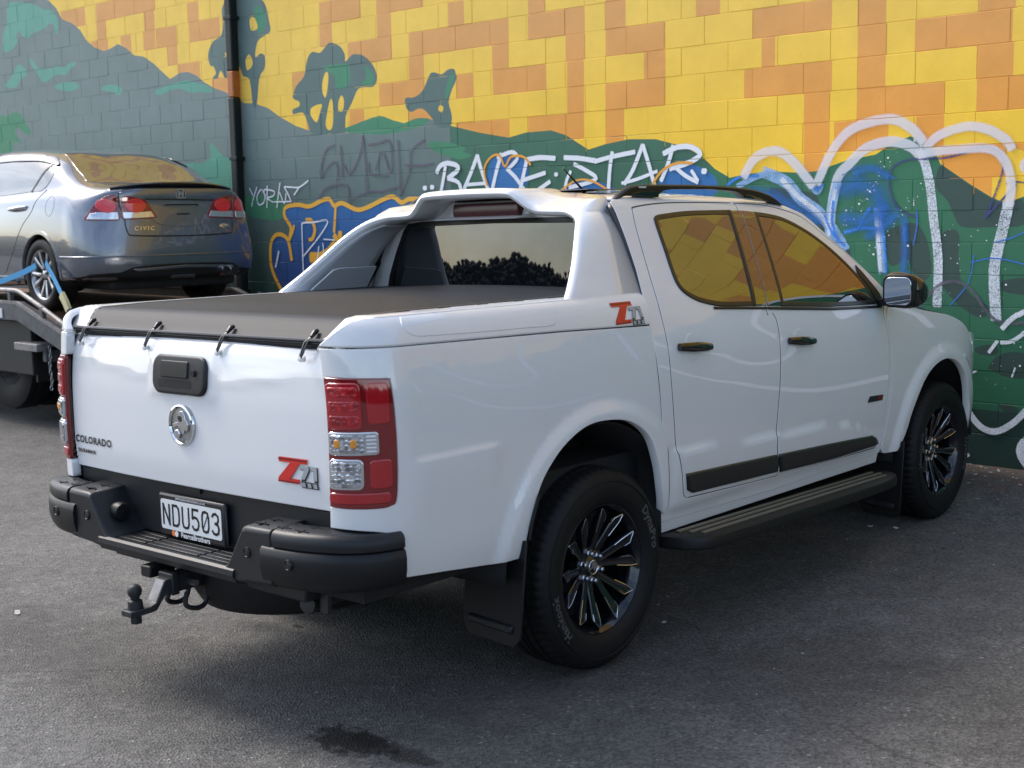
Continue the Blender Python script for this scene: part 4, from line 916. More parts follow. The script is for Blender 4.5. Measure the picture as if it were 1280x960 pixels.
for y in (-.645, -.213, .213, .645):
    g = MB(); pt = tonn(np.array([-1.125]), np.array([y]))[0]
    g.tube([(pt[0] - .004, y + .003, pt[2] + .010), (pt[0] - .018, y + .001, pt[2] + .005), (pt[0] - .034, y - .001, pt[2] - .008)], [.007, .0095, .006], 10)
    for dy in (-.006, .007):
        g.tube([(pt[0] - .03, y, pt[2] - .006), (-1.178, y + .003 + dy, 1.330), (-1.200, y + .008 + dy * .5, 1.284)], .0036, 7)
    g.build('bungee', 'seal_gap_black', TO)
    MB().lathe([(0, -.014), (.008, -.013), (.010, -.006), (.006, -.004), (.006, .004), (.011, .006)], 14, 'x', (-1.190, y + .010, 1.280)).build('bungee_hook', 'white_paint', TO)
# --- sports bar: one hoop from rail to rail, hollow to the front
HP = [(.842,1.400,-.12,.345),(.826,1.43,-.085,.35),(.79,1.487,-.015,.37),(.745,1.56,.065,.39),(.685,1.65,.155,.42),(.62,1.715,.235,.45),(.53,1.747,.28,.50),(.44,1.753,.285,.52),(.375,1.757,.28,.54),(.335,1.775,.268,.55),(.285,1.812,.252,.56),(.24,1.831,.245,.56),(.12,1.836,.24,.56),(0,1.837,.24,.56)]
hp = cr(HP, 6); hp = [tuple(p) for p in hp] + [(-p[0], *p[1:]) for p in hp[-2::-1]]
hp = np.array(hp); tang = np.gradient(hp[:, :2], axis=0); tang /= np.linalg.norm(tang, axis=1)[:, None]; inn = np.stack([-tang[:, 1], tang[:, 0]], 1)
inn *= np.where((inn[:, 1] > 0)[:, None], -1, 1)
THK = .036
rings = []
for (y, z, xr, xf), nv in zip(hp, inn):
    P = lambda x, d: (x, y + nv[0] * d, z + nv[1] * d)
    bul = .012 * math.sin(min(1, max(0, (abs(y) - .5) / .3)) * math.pi)
    lift = max(0., 1.784 + .036 * (1 - min(1, abs(y) / .60) ** 2.4) - z) if abs(y) < .60 else 0.
    U = lambda q, k: (q[0], q[1], q[2] + lift * k)
    rings.append([U(P(xf, 0), 1.), U(P(xr + (xf - xr) * .6, -bul), .62), U(P(xr + (xf - xr) * .25, -bul * .7), .15), P(xr + .030, 0), P(xr + .014, .003), P(xr + .004, .010), P(xr, .020), P(xr + .001, THK - .016), P(xr + .006, THK - .006), P(xr + .016, THK), P(xr + (xf - xr) * .5, THK + .004), P(xf, THK)])
SB = MB().loft(rings, False, False).build('sports_bar', 'white_paint', TR, angle=60, fix=False)
bm = bmesh.new(); bm.from_mesh(SB.data); bmesh.ops.recalc_face_normals(bm, faces=bm.faces[:]); bm.to_mesh(SB.data); bm.free()
md = SB.modifiers.new('solid', 'SOLIDIFY'); md.thickness = .003; md.offset = 0
for s in (1, -1):     # grey inner linings of the two sails, with the lower access cover
    ins_ = [i for i, p in enumerate(hp) if (.56 < p[0] * s < .842)]
    v, f = [], []
    for i in ins_:
        y, z, xr, xf = hp[i]; nv = inn[i]
        for x in np.linspace(xr + .03, xf, 8): v.append((x, y + nv[0] * (THK + .010), z + nv[1] * (THK + .010)))
    for i in range(len(ins_) - 1):
        for j in range(7): f.append((i * 8 + j, i * 8 + j + 1, (i + 1) * 8 + j + 1, (i + 1) * 8 + j))
    ln = mk('sail_lining', v, f, 'sail_grey', SB, True, 60)
    md = ln.modifiers.new('solid', 'SOLIDIFY'); md.thickness = .006; md.offset = 0
    y0 = [.775, .715]; z0 = [1.425, 1.520]
    cov = MB(); P3 = lambda x, t: (x, s * (y0[0] + (y0[1] - y0[0]) * t - .028), z0[0] + (z0[1] - z0[0]) * t - .012)
    cov.add([P3(.02, 0), P3(.36, 0), P3(.37, 1), P3(.15, 1), P3(.11, .93)], [(0, 1, 2, 3, 4)])
    oc = cov.build('access_cover', 'sail_grey', SB, False); md = oc.modifiers.new('solid', 'SOLIDIFY'); md.thickness = .008; md.offset = 0
for s in (1, -1):   # seam between sail and crossbar
    i = int(np.argmin(np.abs(hp[:, 0] - s * .455))); y, z, xr, xf = hp[i]; nv = inn[i]
    MB().tube([(x, y - nv[0] * .0008, z - nv[1] * .0008) for x in np.linspace(xr + .03, xf, 6)], .0016, 6).build('seam', 'seal_gap_black', SB)
# crossbar tunnel: pod with the stop lamp
pod = MB(); lo_ = 1.722
pod.loft([[(.30, y, lo_ - .012), (.335, y, lo_ - .004), (.40, y, lo_ + .004), (.425, y, 1.788), (.56, y, 1.80), (.56, y, lo_ - .012)] for y in (-.235, -.22, 0, .22, .235)])
pod.build('stop_lamp_pod', 'white_paint', SB, angle=30, bevel=.006)
MB().loft([[(.392 + k, y, 1.716), (.380 + k, y, 1.721), (.377 + k, y, 1.745), (.381 + k, y, 1.773), (.390 + k, y, 1.780), (.43, y, 1.75)] for y, k in ((-.195, .012), (-.187, 0), (0, 0), (.187, 0), (.195, .012))]).build('stop_lamp', 'stop_lens', SB, angle=30, bevel=.003)
MB().box((.43, -.225, 1.786), (.436, .225, 1.826)).build('tunnel_shade', 'liner', SB)
# --- cab back with the rear screen
def back(y, z):
    y = np.asarray(y, float); z = np.asarray(z, float) + 0 * y
    return np.stack([.415 + .05 * (z - 1.36) + .035 * (np.abs(y) / .7) ** 2.5 + 0 * y, y, z], -1)
bl = [(-.845,1.20),(.845,1.20),(.855,1.33),(.80,1.46),(.72,1.60),(.655,1.70),(.60,1.765),(.45,1.787),(0,1.80),(-.45,1.787),(-.60,1.765),(-.655,1.70),(-.72,1.60),(-.80,1.46),(-.855,1.33)]
gl = [(-.70,1.395),(-.5,1.388),(0,1.384),(.5,1.388),(.70,1.395),(.685,1.46),(.635,1.57),(.575,1.675),(.545,1.70),(.45,1.708),(0,1.714),(-.45,1.708),(-.545,1.70),(-.575,1.675),(-.635,1.57),(-.685,1.46)]
panel('cab_back', bl, back, 'white_paint', TR, (-1, 0, 0), [gl], res=.04, th=.02)
RG = panel('rear_screen', [(a * .997, 1.545 + (b - 1.545) * .995) for a, b in gl], back, 'rear_glass', TR, (-1, 0, 0), res=.05, th=.01, off=-.003)
def ringstrip(name, loop, wdt, surf, m, parent, ref, off, th=.006, both=False):
    lp = resample(loop, .03); lp = lp if area2(lp) > 0 else lp[::-1]
    inner = [tuple(p) for p in inset(lp, wdt)]
    return panel(name, lp, surf, m, parent, ref, [inner], res=.03, th=th, edge=min(.0025, wdt / 4), off=off, both=both)
ringstrip('screen_seal', gl, .022, back, 'seal_gap_black', RG, (-1, 0, 0), .003)
# --- cab side: sill, pillars and roof edge round the doors
DTOP = cr([(.552,1.739),(.583,1.747),(.787,1.762),(1.112,1.765),(1.426,1.761),(1.652,1.753),(1.831,1.725),(1.951,1.69),(2.047,1.625),(2.195,1.522),(2.294,1.432),(2.345,1.36),(2.40,1.245)], 4)
DREAR = cr([(.552,1.739),(.524,1.69),(.491,1.61),(.444,1.468),(.412,1.329),(.408,1.207),(.413,1.059),(.434,.891),(.451,.779),(.483,.690),(.510,.600),(.528,.572),(.560,.562)], 4)
DBOT = [(.560,.562),(1.278,.534),(2.27,.517)]
DFRONT = cr([(2.40,1.245),(2.345,1.204),(2.354,1.108),(2.365,1.002),(2.361,.813),(2.339,.653),(2.310,.545),(2.27,.517)], 4)
doors_all = DTOP + DFRONT[1:] + DBOT[::-1][1:] + DREAR[::-1][1:-1]
cs = [(.392,.492),(.386,.60),(.372,.718),(.356,.854),(.343,.984),(.327,1.119),(.320,1.193),(.316,1.283),(.34,1.40),(.375,1.50),(.405,1.62),(.425,1.72),(.43,1.765),(.46,1.775),(.7,1.785),(1.1,1.789),(1.5,1.782),(1.75,1.766),(1.87,1.744),(1.975,1.708),(2.035,1.666),(2.135,1.578),(2.24,1.494),(2.345,1.403),(2.44,1.31),(2.50,1.245)]
side_loop = cs + [(2.42,1.235),(2.372,1.203),(2.378,1.1),(2.388,1.0),(2.384,.813),(2.362,.653),(2.335,.53),(2.33,.485),(1.3,.470),(.43,.486)]
panel('cab_side', side_loop, cab, 'white_paint', TR, R_, [doors_all], res=.035, th=.03, both=True, rim='seal_gap_black')
MB().loft([[(x, -Hcab(np.array(x), np.array(z)) + .004, float(z)) for z in (.492, .472, .455, .438)] + [(x, -.80, .43)] for x in (.404, .8, 1.3, 1.8, 2.32)], False, False).build('sill', 'white_paint', TR, fix=False)
# --- doors
RWIN = cr([(.664,1.692),(.690,1.705),(.762,1.712),(.963,1.7225),(1.305,1.724)], 4) + [(1.128,1.308)] + cr([(1.128,1.308),(.92,1.318),(.81,1.329),(.70,1.353),(.628,1.388),(.600,1.430),(.606,1.49),(.625,1.562),(.650,1.655),(.664,1.692)], 4)[1:-1]
FWIN = [(1.348,1.292)] + [(1.515,1.714)] + cr([(1.515,1.714),(1.64,1.703),(1.77,1.680),(1.922,1.621),(2.044,1.547),(2.135,1.473),(2.20,1.405),(2.255,1.325),(2.275,1.245)], 4)[1:] + [(1.8,1.262)]
BPR = [(1.306,1.722),(1.400,1.721),(1.224,1.303),(1.129,1.307)]; BPF = [(1.404,1.721),(1.513,1.7145),(1.346,1.2935),(1.229,1.302)]
SPLIT = cr([(1.4,1.7615),(1.393,1.72),(1.218,1.3),(1.262,1.268),(1.280,1.226),(1.274,1.118),(1.265,.969),(1.247,.796),(1.240,.683),(1.268,.60),(1.276,.534)], 3)
G_ = .0034
sp_r = [(a - G_, b) for a, b in SPLIT]; sp_f = [(a + G_, b) for a, b in SPLIT]
dt_r = [p for p in DTOP if p[0] < 1.39]; dt_f = [p for p in DTOP if p[0] > 1.41]
shr = lambda L, c, k: [(c[0] + (a - c[0]) * k, c[1] + (b - c[1]) * k) for a, b in L]
rd_loop = [(a + (.004 if a < .6 else 0), b - .004) for a, b in dt_r] + sp_r + [(1.2, .540)] + [(a + .0045, b) for a, b in DREAR[::-1][:-1]]
rd_loop = [(a, max(b, .5385 if a > .8 else .566)) for a, b in rd_loop]
fd_loop = [(a, b - .004) for a, b in dt_f[:-1]] + [(2.388,1.243)] + [(a - .0045, b) for a, b in DFRONT[1:-1]] + [(2.26,.522)] + sp_f[::-1]
fd_loop = [(a, max(b, .5225)) for a, b in fd_loop]
def door(loop, win, pil, clad, hx, hz):
    D = panel('door', loop, cab, 'white_paint', TR, R_, [win + []], res=.03, th=.03, both=True)
    for k, d in enumerate(D):
        sub = []
        def put(o, keep=k):
            return o
    return D
def hole_union(win, pil):
    return win
def side_parts(D, mkfn):
    """builds a right-hand sub-part and its mirror, parented to the right / left door"""
    a = mkfn(); a.parent = D[0]; b = mirror_y(a, D[1]); return a, b
RD = panel('door', rd_loop, cab, 'white_paint', TR, R_, [RWIN[:17] + BPR[1:3] + RWIN[18:]] if False else [], res=.03, th=.03, both=True, rim='seal_gap_black')
FD = panel('door', fd_loop, cab, 'white_paint', TR, R_, [], res=.03, th=.03, both=True, rim='seal_gap_black')
def glass_set(D, win, pil):
    side_parts(D, lambda: panel('window_glass', win, cab, 'dark_glass', None, R_, res=.04, th=.004, edge=.002, off=.0035))
    side_parts(D, lambda: ringstrip('window_seal', win, .020, cab, 'seal_gap_black', None, R_, .0065))
    side_parts(D, lambda: panel('pillar_trim', pil, cab, 'dark_glass', None, R_, res=.04, th=.004, edge=.002, off=.005))
glass_set(RD, RWIN, BPR); glass_set(FD, FWIN, BPF)
side_parts(RD, lambda: panel('belt_strip', [(.80,1.324),(1.128,1.303),(1.222,1.297),(1.222,1.287),(1.128,1.293),(.80,1.314)], cab, 'seal_gap_black', None, R_, res=.03, th=.006, off=.008))
side_parts(FD, lambda: panel('belt_strip', [(1.230,1.297),(1.348,1.289),(1.8,1.258),(2.275,1.238),(2.33,1.236),(2.33,1.224),(2.275,1.226),(1.8,1.246),(1.348,1.277),(1.230,1.286)], cab, 'seal_gap_black', None, R_, res=.03, th=.006, off=.008))
side_parts(FD, lambda: panel('mirror_sail', [(2.215,1.400),(2.262,1.325),(2.285,1.242),(2.37,1.238),(2.345,1.300),(2.27,1.405),(2.236,1.44)], cab, 'black_plastic', None, R_, res=.03, th=.006, off=.009))
side_parts(RD, lambda: panel('window_bar', [(1.288,1.722),(1.308,1.722),(1.131,1.306),(1.108,1.308)], cab, 'seal_gap_black', None, R_, res=.03, th=.006, off=.0095))
def cladding(D, L): side_parts(D, lambda: panel('side_cladding', L, cab, 'gloss_clad', None, R_, res=.02, th=.018, edge=.010, off=.015))
mat('gloss_clad', (.020, .021, .020), .28, var=.1)
cladding(RD, [(.513,.672),(.85,.659),(1.236,.643),(1.258,.562),(.85,.574),(.575,.583),(.535,.600)])
cladding(FD, cr([(1.258,.641),(1.7,.622),(2.12,.601),(2.19,.592),(2.235,.575),(2.270,.540)], 3) + [(1.8,.540),(1.283,.556)])
def handle(D, x0, x1, z0, z1):
    zc = (z0 + z1) / 2
    def cup(): return panel('handle_cup', [(x0 + .11 + .052 * math.cos(t) , zc + .052 * math.sin(t) * 1.05) for t in np.linspace(0, 6.283, 22, endpoint=False)], cab, 'white_paint', None, R_, res=.02, th=.004, edge=.003, off=.0022)
    def grip():
        g = MB(); xs = np.linspace(x0, x1, 9); rr = []
        for i, x in enumerate(xs):
            t = i / 8; zz = z0 + (z1 - z0) * t; y = -Hcab(np.array(x), np.array(zz)) - .012 - .016 * math.sin(t * math.pi); hgt = .020 * (.75 + .25 * math.sin(t * math.pi)); dep = .010
            rr.append([(x, y - dep * math.cos(a), zz + hgt * math.sin(a)) for a in np.linspace(0, 6.283, 12, endpoint=False)])
        g.loft(rr); return g.build('door_handle', 'gloss_black', None)
    side_parts(D, cup); side_parts(D, grip)
handle(RD, .469, .700, 1.187, 1.170); handle(FD, 1.337, 1.569, 1.141, 1.122)
def onC(s0, z0):
    def f(a, b, d=0.):
        p = cab(np.array([s0 + a]), np.array([z0 + b]))[0]; return (p[0], p[1] - .002 - d, p[2])
    return f
fb = MB(); fb.prism([(-.085,-.013),(.075,-.017),(.082,.010),(-.062,.016)], onC(2.21, .782), 0, .003, 0); fb.prism([(.02,-.009),(.070,-.011),(.074,.005),(.026,.008)], onC(2.21, .782), .0031, .0045, 1)
for k in range(4): fb.prism([(-.066 + k * .021,-.006),(-.050 + k * .021,-.007),(-.046 + k * .021,.007),(-.062 + k * .021,.008)], onC(2.21, .782), .0031, .0042, 2)
fb.build('fender_badge', ['decal_black', 'decal_dark_red', 'dark_steel'], FD[0], False)
# black strips added behind the shut lines, painting in the gap shade
def shut(D, loop):
    lp = resample(loop, .03); lp = lp if area2(lp) > 0 else lp[::-1]
    o_ = [tuple(p) for p in inset(lp, -.010)]; i_ = [tuple(p) for p in inset(lp, .004)]
    side_parts(D, lambda: panel('door_gap_shade', o_, cab, 'seal_gap_black', None, R_, [i_], res=.03, th=.004, edge=.002, off=-.0055))
shut(RD, rd_loop); shut(FD, fd_loop)
gs = cr(GAP, 3); panel('bed_gap_shade', [(a + .016, b) for a, b in gs] + [(a - .012, b) for a, b in gs[::-1]], bed, 'seal_gap_black', TR, R_, res=.03, th=.004, off=-.009, edge=.002, both=True)  # black strip paints shade into the gap between bed and cab
for s in (-1, 1): MB().tube(cr([(-1.165, s * .757, .80), (-1.176, s * .7585, 1.0), (-1.172, s * .757, 1.2), (-1.13, s * .753, 1.32)], 4), .007, 6).build('tailgate_gap_shade', 'seal_gap_black', TR)  # black tubes paint shade into the gaps beside the tailgate
# --- front wing, bonnet and nose
FARCH = cr([(2.505,.470),(2.530,.50),(2.575,.575),(2.623,.675),(2.74,.81),(2.87,.882),(3.02,.907),(3.171,.878),(3.293,.795),(3.365,.685),(3.41,.57),(3.43,.46)], 4)
wing_loop = [(2.345,.500),(2.372,.653),(2.394,.813),(2.398,1.0),(2.388,1.1),(2.382,1.203),(2.43,1.230)] + cr([(2.52,1.232),(2.664,1.213),(2.821,1.182),(2.996,1.156),(3.137,1.133),(3.30,1.085),(3.42,1.02)], 3) + cr([(3.42,1.02),(3.56,1.00),(3.66,.95),(3.70,.80),(3.69,.60),(3.62,.46),(3.55,.42)], 3)[1:] + [(3.45,.43)] + FARCH[::-1] + [(2.43,.468),(2.38,.475)]
panel('front_wing', wing_loop, cab, 'white_paint', TR, R_, res=.018, th=.035, both=True)
hd_rows = []
for x, ze, zc, hw in ((2.46,1.245,1.275,.80),(2.664,1.218,1.262,.905),(2.9,1.174,1.235,.905),(3.137,1.138,1.20,.895),(3.33,1.085,1.165,.85),(3.55,.99,1.10,.78),(3.72,.90,1.02,.68)):
    hd_rows.append([(x + .05 * (1 - (t / 1.) ** 2) * (x > 3.2), t * hw, ze + (zc - ze) * (1 - abs(t) ** 2.2)) for t in np.linspace(-1, 1, 17)])
HO = MB().loft([[tuple(p) for p in r] for r in np.array([cr([row[j] for row in hd_rows], 4) for j in range(17)]).transpose(1, 0, 2)], False, False).build('bonnet', 'white_paint', TR, angle=60)
nose = []
for z, x0, hw in ((1.00,3.72,.62),(.92,3.83,.70),(.80,3.90,.76),(.62,3.93,.80),(.46,3.90,.78),(.36,3.80,.70)):
    nose.append([(x0 - .34 * abs(t) ** 3.2, t * (hw + .06), z) for t in np.linspace(-1, 1, 21)])
MB().loft(nose, False, False).build('front_bumper', 'white_paint', TR, angle=60)
MB().box((3.86, -.45, .62), (3.945, .45, .95)).build('grille', 'gloss_black', TR, bevel=.02)
for s in (-1, 1):
    MB().loft([[(3.34, s * .845, 1.075), (3.44, s * .82, 1.02), (3.40, s * .84, .985)], [(3.48, s * .80, 1.055), (3.60, s * .77, .96), (3.55, s * .80, .93)], [(3.60, s * .70, 1.03), (3.74, s * .66, .93), (3.70, s * .70, .89)]]).build('headlamp', 'headlamp', TR, bevel=.01)
# --- roof, windscreen, roof rails, aerial
rr_ = []
for x, ze in ((.49,1.772),(.55,1.779),(.8,1.785),(1.1,1.788),(1.4,1.783),(1.65,1.772),(1.80,1.755),(1.87,1.742)):
    he = float(Hcab(np.array(x), np.array(ze))); rr_.append([(x, t * he, ze + (.036 if x < 1.7 else .030) * (1 - abs(t) ** 2.4)) for t in np.linspace(-1, 1, 21)])
RO = MB().loft(rr_, False, False).build('roof', 'white_paint', TR, angle=60)
md = RO.modifiers.new('solid', 'SOLIDIFY'); md.thickness = .012; md.offset = -1
MB().box((.62, -.38, 1.8235), (1.0, .38, 1.828)).build('roof_panel', 'gloss_black', TR, bevel=.003)
ws = []
for x, ze in ((1.862,1.746),(1.975,1.705),(2.135,1.575),(2.24,1.490),(2.345,1.400),(2.44,1.305),(2.50,1.245)):
    he = float(Hcab(np.array(x), np.array(ze))) - .006; ws.append([(x + (.20 if x > 1.9 else .12) * (1 - abs(t) ** 2.3), t * he, ze + .026 * (1 - abs(t) ** 2) * (x < 2)) for t in np.linspace(-1, 1, 17)])
WS = MB().loft(ws, False, False).build('windscreen', 'dark_glass', TR, angle=60)
md = WS.modifiers.new('solid', 'SOLIDIFY'); md.thickness = .006; md.offset = -1
MB().loft([[(x, y, z) for y in np.linspace(-.8, .8, 9)] for x, z in ((2.42,1.235),(2.62,1.235),(2.75,1.20))], False, False).build('cowl', 'black_plastic', TR)
for s in (-1, 1):
    path = cr([(.50,1.778),(.535,1.800),(.60,1.826),(.70,1.836),(.95,1.8385),(1.25,1.836),(1.50,1.8265),(1.64,1.812),(1.75,1.788),(1.835,1.752)], 5)
    low = lambda x: float(np.interp(x, [.50,.56,.62,.80,.815,.83,.9,1.2,1.40,1.455,1.47,1.49,1.70,1.835], [1.774,1.790,1.790,1.790,1.795,1.812,1.818,1.8205,1.812,1.805,1.786,1.782,1.768,1.746]))
    g = MB(); rr = []
    for x, z in path:
        zb_ = min(low(x), z - .004); y = s * (.600 + .02 * (x > 1.5) * (x - 1.5)); hw = .017
        rr.append([(x, y - hw, zb_), (x, y - hw, z - .007), (x, y - hw * .5, z), (x, y + hw * .5, z), (x, y + hw, z - .007), (x, y + hw, zb_)])
    rl_ = g.loft(rr).build('roof_rail', 'black_plastic', TR, angle=50)
    for a, b, zt in ((.60, .795, 1.815), (1.50, 1.70, 1.800)):
        MB().loft([[(x, s * .6185, 1.784 - (x > 1.4) * .004 - max(0, x - 1.55) * .10), (x, s * .621, 1.790 - max(0, x - 1.5) * .12), (x, s * .6195, zt - .006 - max(0, x - 1.55) * .20 - max(0, .66 - x) * .2)] for x in np.linspace(a, b, 6)], True).build('foot_cover', 'gloss_black', rl_, fix=True)
    MB().box((.655, s * .6176, 1.822), (.705, s * .6195, 1.829)).build('rail_mark', 'reflector_white', rl_)
MB().tube([(.86, -.18, 1.80), (.84, -.18, 1.83), (.70, -.18, 1.925)], [.012, .006, .0022], 8).build('aerial', 'seal_gap_black', TR)
# --- door mirrors
def mirror_set():
    rr = []
    for k, (y, x, zc, hh, hw) in enumerate(((-.93,2.33,1.325,.030,.03),(-.945,2.315,1.322,.070,.06),(-.98,2.31,1.318,.088,.075),(-1.04,2.31,1.312,.088,.08),(-1.09,2.325,1.306,.074,.07),(-1.115,2.345,1.303,.050,.05),(-1.125,2.36,1.302,.02,.02))):
        rr.append([(x + hw * math.cos(a) * (1.1 if math.cos(a) > 0 else .65), y, zc + hh * (abs(math.sin(a)) ** .75) * (1 if math.sin(a) > 0 else -1)) for a in np.linspace(0, 6.283, 20, endpoint=False)])
    rr = np.array(rr); rr = np.array([cr([tuple(r[j]) for r in rr], 4) for j in range(20)]).transpose(1, 0, 2)
    o = MB().loft([[tuple(p) for p in r] for r in rr]).build('door_mirror', 'gloss_black', TR, angle=60)
    return o
MR = mirror_set(); ML = mirror_y(MR, TR)
def mir_glass():
    g = MB(); L = rrect(-.072,-.066,.072,.070,.032); g.prism(L, lambda a, b, d: (2.244 + d - .08 * a, -1.026 - a, 1.312 + b), 0, .012); return g.build('mirror_glass', 'mirror', MR, bevel=.002)
mg = mir_glass(); mirror_y(mg, ML)
mf_ = MB().prism(rrect(-.084,-.079,.084,.083,.040), lambda a, b, d: (2.250 + d - .08 * a, -1.026 - a, 1.312 + b), 0, .04).build('mirror_bezel', 'black_plastic', MR, bevel=.004); mirror_y(mf_, ML)
ms = MB().loft([[(2.30, -.86, 1.236), (2.36, -.86, 1.236), (2.36, -.86, 1.262), (2.30, -.86, 1.262)], [(2.29, -.93, 1.236), (2.36, -.93, 1.236), (2.36, -.93, 1.275), (2.29, -.93, 1.275)], [(2.30, -.99, 1.245), (2.36, -.99, 1.245), (2.36, -.99, 1.28), (2.30, -.99, 1.28)]]).build('mirror_arm', 'black_plastic', MR, bevel=.006); mirror_y(ms, ML)
# --- side steps
def side_step():
    pl_ = cr([(.40,-.80),(.415,-.90),(.44,-.985),(.50,-1.035),(.62,-1.055),(1.0,-1.06),(1.6,-1.06),(2.05,-1.055),(2.22,-1.035),(2.32,-.985),(2.37,-.90),(2.39,-.80)], 5)
    zt = lambda x: .432 - .020 * (x - .4)
    rings = []
    for x, y in pl_:
        ix, iy = 1.4 + (x - 1.4) * .985, y + .035 if y < -.85 else y
        rings.append([(x, y, zt(x) - .004), (x, y - .006, zt(x) - .018), (x, y - .004, zt(x) - .045), (1.4 + (x - 1.4) * .97, y + .03, zt(x) - .062), (1.4 + (x - 1.4) * .96, -.78, zt(x) - .055), (1.4 + (x - 1.4) * .96, -.78, zt(x) - .002), (1.4 + (x - 1.4) * .985, y + .014, zt(x) + .001)])
    o = MB().loft(rings, True, True).build('side_step', 'black_plastic', TR, angle=40)
    return o, zt
SS, zt_ = side_step(); SSL = mirror_y(SS, TR)
mat('step_rib', (.19, .155, .115), .32, metal=.3)  # tan base colour paints in the yellow wall's reflection
for y in (-.90, -.945, -.99):
    a0 = .47 + (.99 + y) * -.5 + .02; g = MB().loft([[(x, y - .010, zt_(x) + .002), (x, y - .007, zt_(x) + .008), (x, y + .007, zt_(x) + .008), (x, y + .010, zt_(x) + .002)] for x in np.linspace(a0 + .05, 2.24 - (y < -.98) * .04, 8)]).build('grip_rib', 'step_rib', SS, angle=40); mirror_y(g, SSL)
for xb in (.75, 1.4, 2.05):
    g = MB().box((xb - .03, -.85, .36), (xb + .03, -.55, .39)).build('step_bracket', 'dark_steel', SS, bevel=.004); mirror_y(g, SSL)
g = MB().loft([[(x, -.78, .44 - .02 * (x - .4)), (x, -.79, .50 - .01 * (x - .4)), (x, -.74, .50), (x, -.74, .42)] for x in (.85, 1.4, 2.3)]).build('step_skirt', 'liner', SS); mirror_y(g, SSL)
# --- wheel housings, mud flaps, underside
def housing(c, r, y0, y1, a0, a1, name):
    xm = .375 if c[0] < 1 else 9.
    rings = [[(min(xm, c[0] + r * math.cos(a)), y, c[1] + r * math.sin(a)) for y in (y0, y1)] + [(c[0] + (r - .30) * math.cos(a), y1 + .0, c[1] + (r - .30) * math.sin(a))] for a in np.radians(np.linspace(a0, a1, 25))]
    o = MB().loft(rings, False, False).build(name, 'liner', TR, angle=30, fix=False); md = o.modifiers.new('solid', 'SOLIDIFY'); md.thickness = .006
    return o
for c in ((-.045, .425), (2.985, .40)):
    o = housing(c, .525, -.905, -.52, 2, 178, 'wheel_housing'); 
    me_ = mirror_y(o, TR); md = me_.modifiers.new('solid', 'SOLIDIFY'); md.thickness = .006
def flap(x, z0, z1, y0, y1, lean):
    pts = [(y0, z1), (y1, z1), (y1 - .005, z0 + .05), (y1 - .03, z0 + .012), (y0 + .04, z0), (y0 + .01, z0 + .03)]
    P = lambda a, b, d: (x - lean * (z1 - b) - d, a, b)
    F_ = MB().prism(pts, P, 0, .010).build('mud_flap', 'black_plastic', TR, bevel=.003)
    q = MB().prism([(y0 + .04, z0 + .075), (y1 - .03, z0 + .088), (y1 - .035, z0 + .058), (y0 + .045, z0 + .045)], P, -.0, .022).build('flap_rib', 'grey_plastic', F_, bevel=.008)
    L_ = mirror_y(F_, TR); mirror_y(q, L_)
flap(-.490, .225, .600, -.950, -.665, .10); flap(2.53, .115, .52, -.945, -.70, .06)
MB().tube(cr([(-.478,-.946,.60),(-.466,-.95,.66),(-.428,-.952,.75)], 4), .006, 6).build('flap_edge', 'black_plastic', TR)
MB().box((-1.15, -.52, .46), (3.6, .52, .60)).build('chassis', 'liner', TR, bevel=.02)
for s in (-1, 1): MB().box((-1.12, s * .56, .50), (.38, s * .80, .78)).build('bed_floor', 'liner', TR)
MB().lathe([(.10, -.11), (.26, -.12), (.345, -.10), (.375, -.05), (.375, .05), (.345, .10), (.26, .12), (.10, .11)], 40, 'z', (-.82, -.10, .47)).build('spare_wheel', 'rubber', TR)
MB().tube([(0, -.72, .375), (0, -.2, .375), (0, 0, .375), (0, .2, .375), (0, .72, .375)], [.045, .05, .13, .05, .045], 16).build('rear_axle', 'dark_steel', TR)
MB().box((-1.10, -.60, .425), (-1.08, -.56, .55)).build('tie_bracket', 'dark_steel', TR, bevel=.003)
MB().tube(cr([(-.4,-.45,.43),(-.9,-.47,.44),(-1.12,-.52,.45)], 4), .03, 12).build('exhaust_pipe', 'dark_steel', TR)
for s in (-1, 1): MB().box((.45, s * .60, .60), (2.4, s * .84, .9)).build('floor_pan', 'liner', TR)
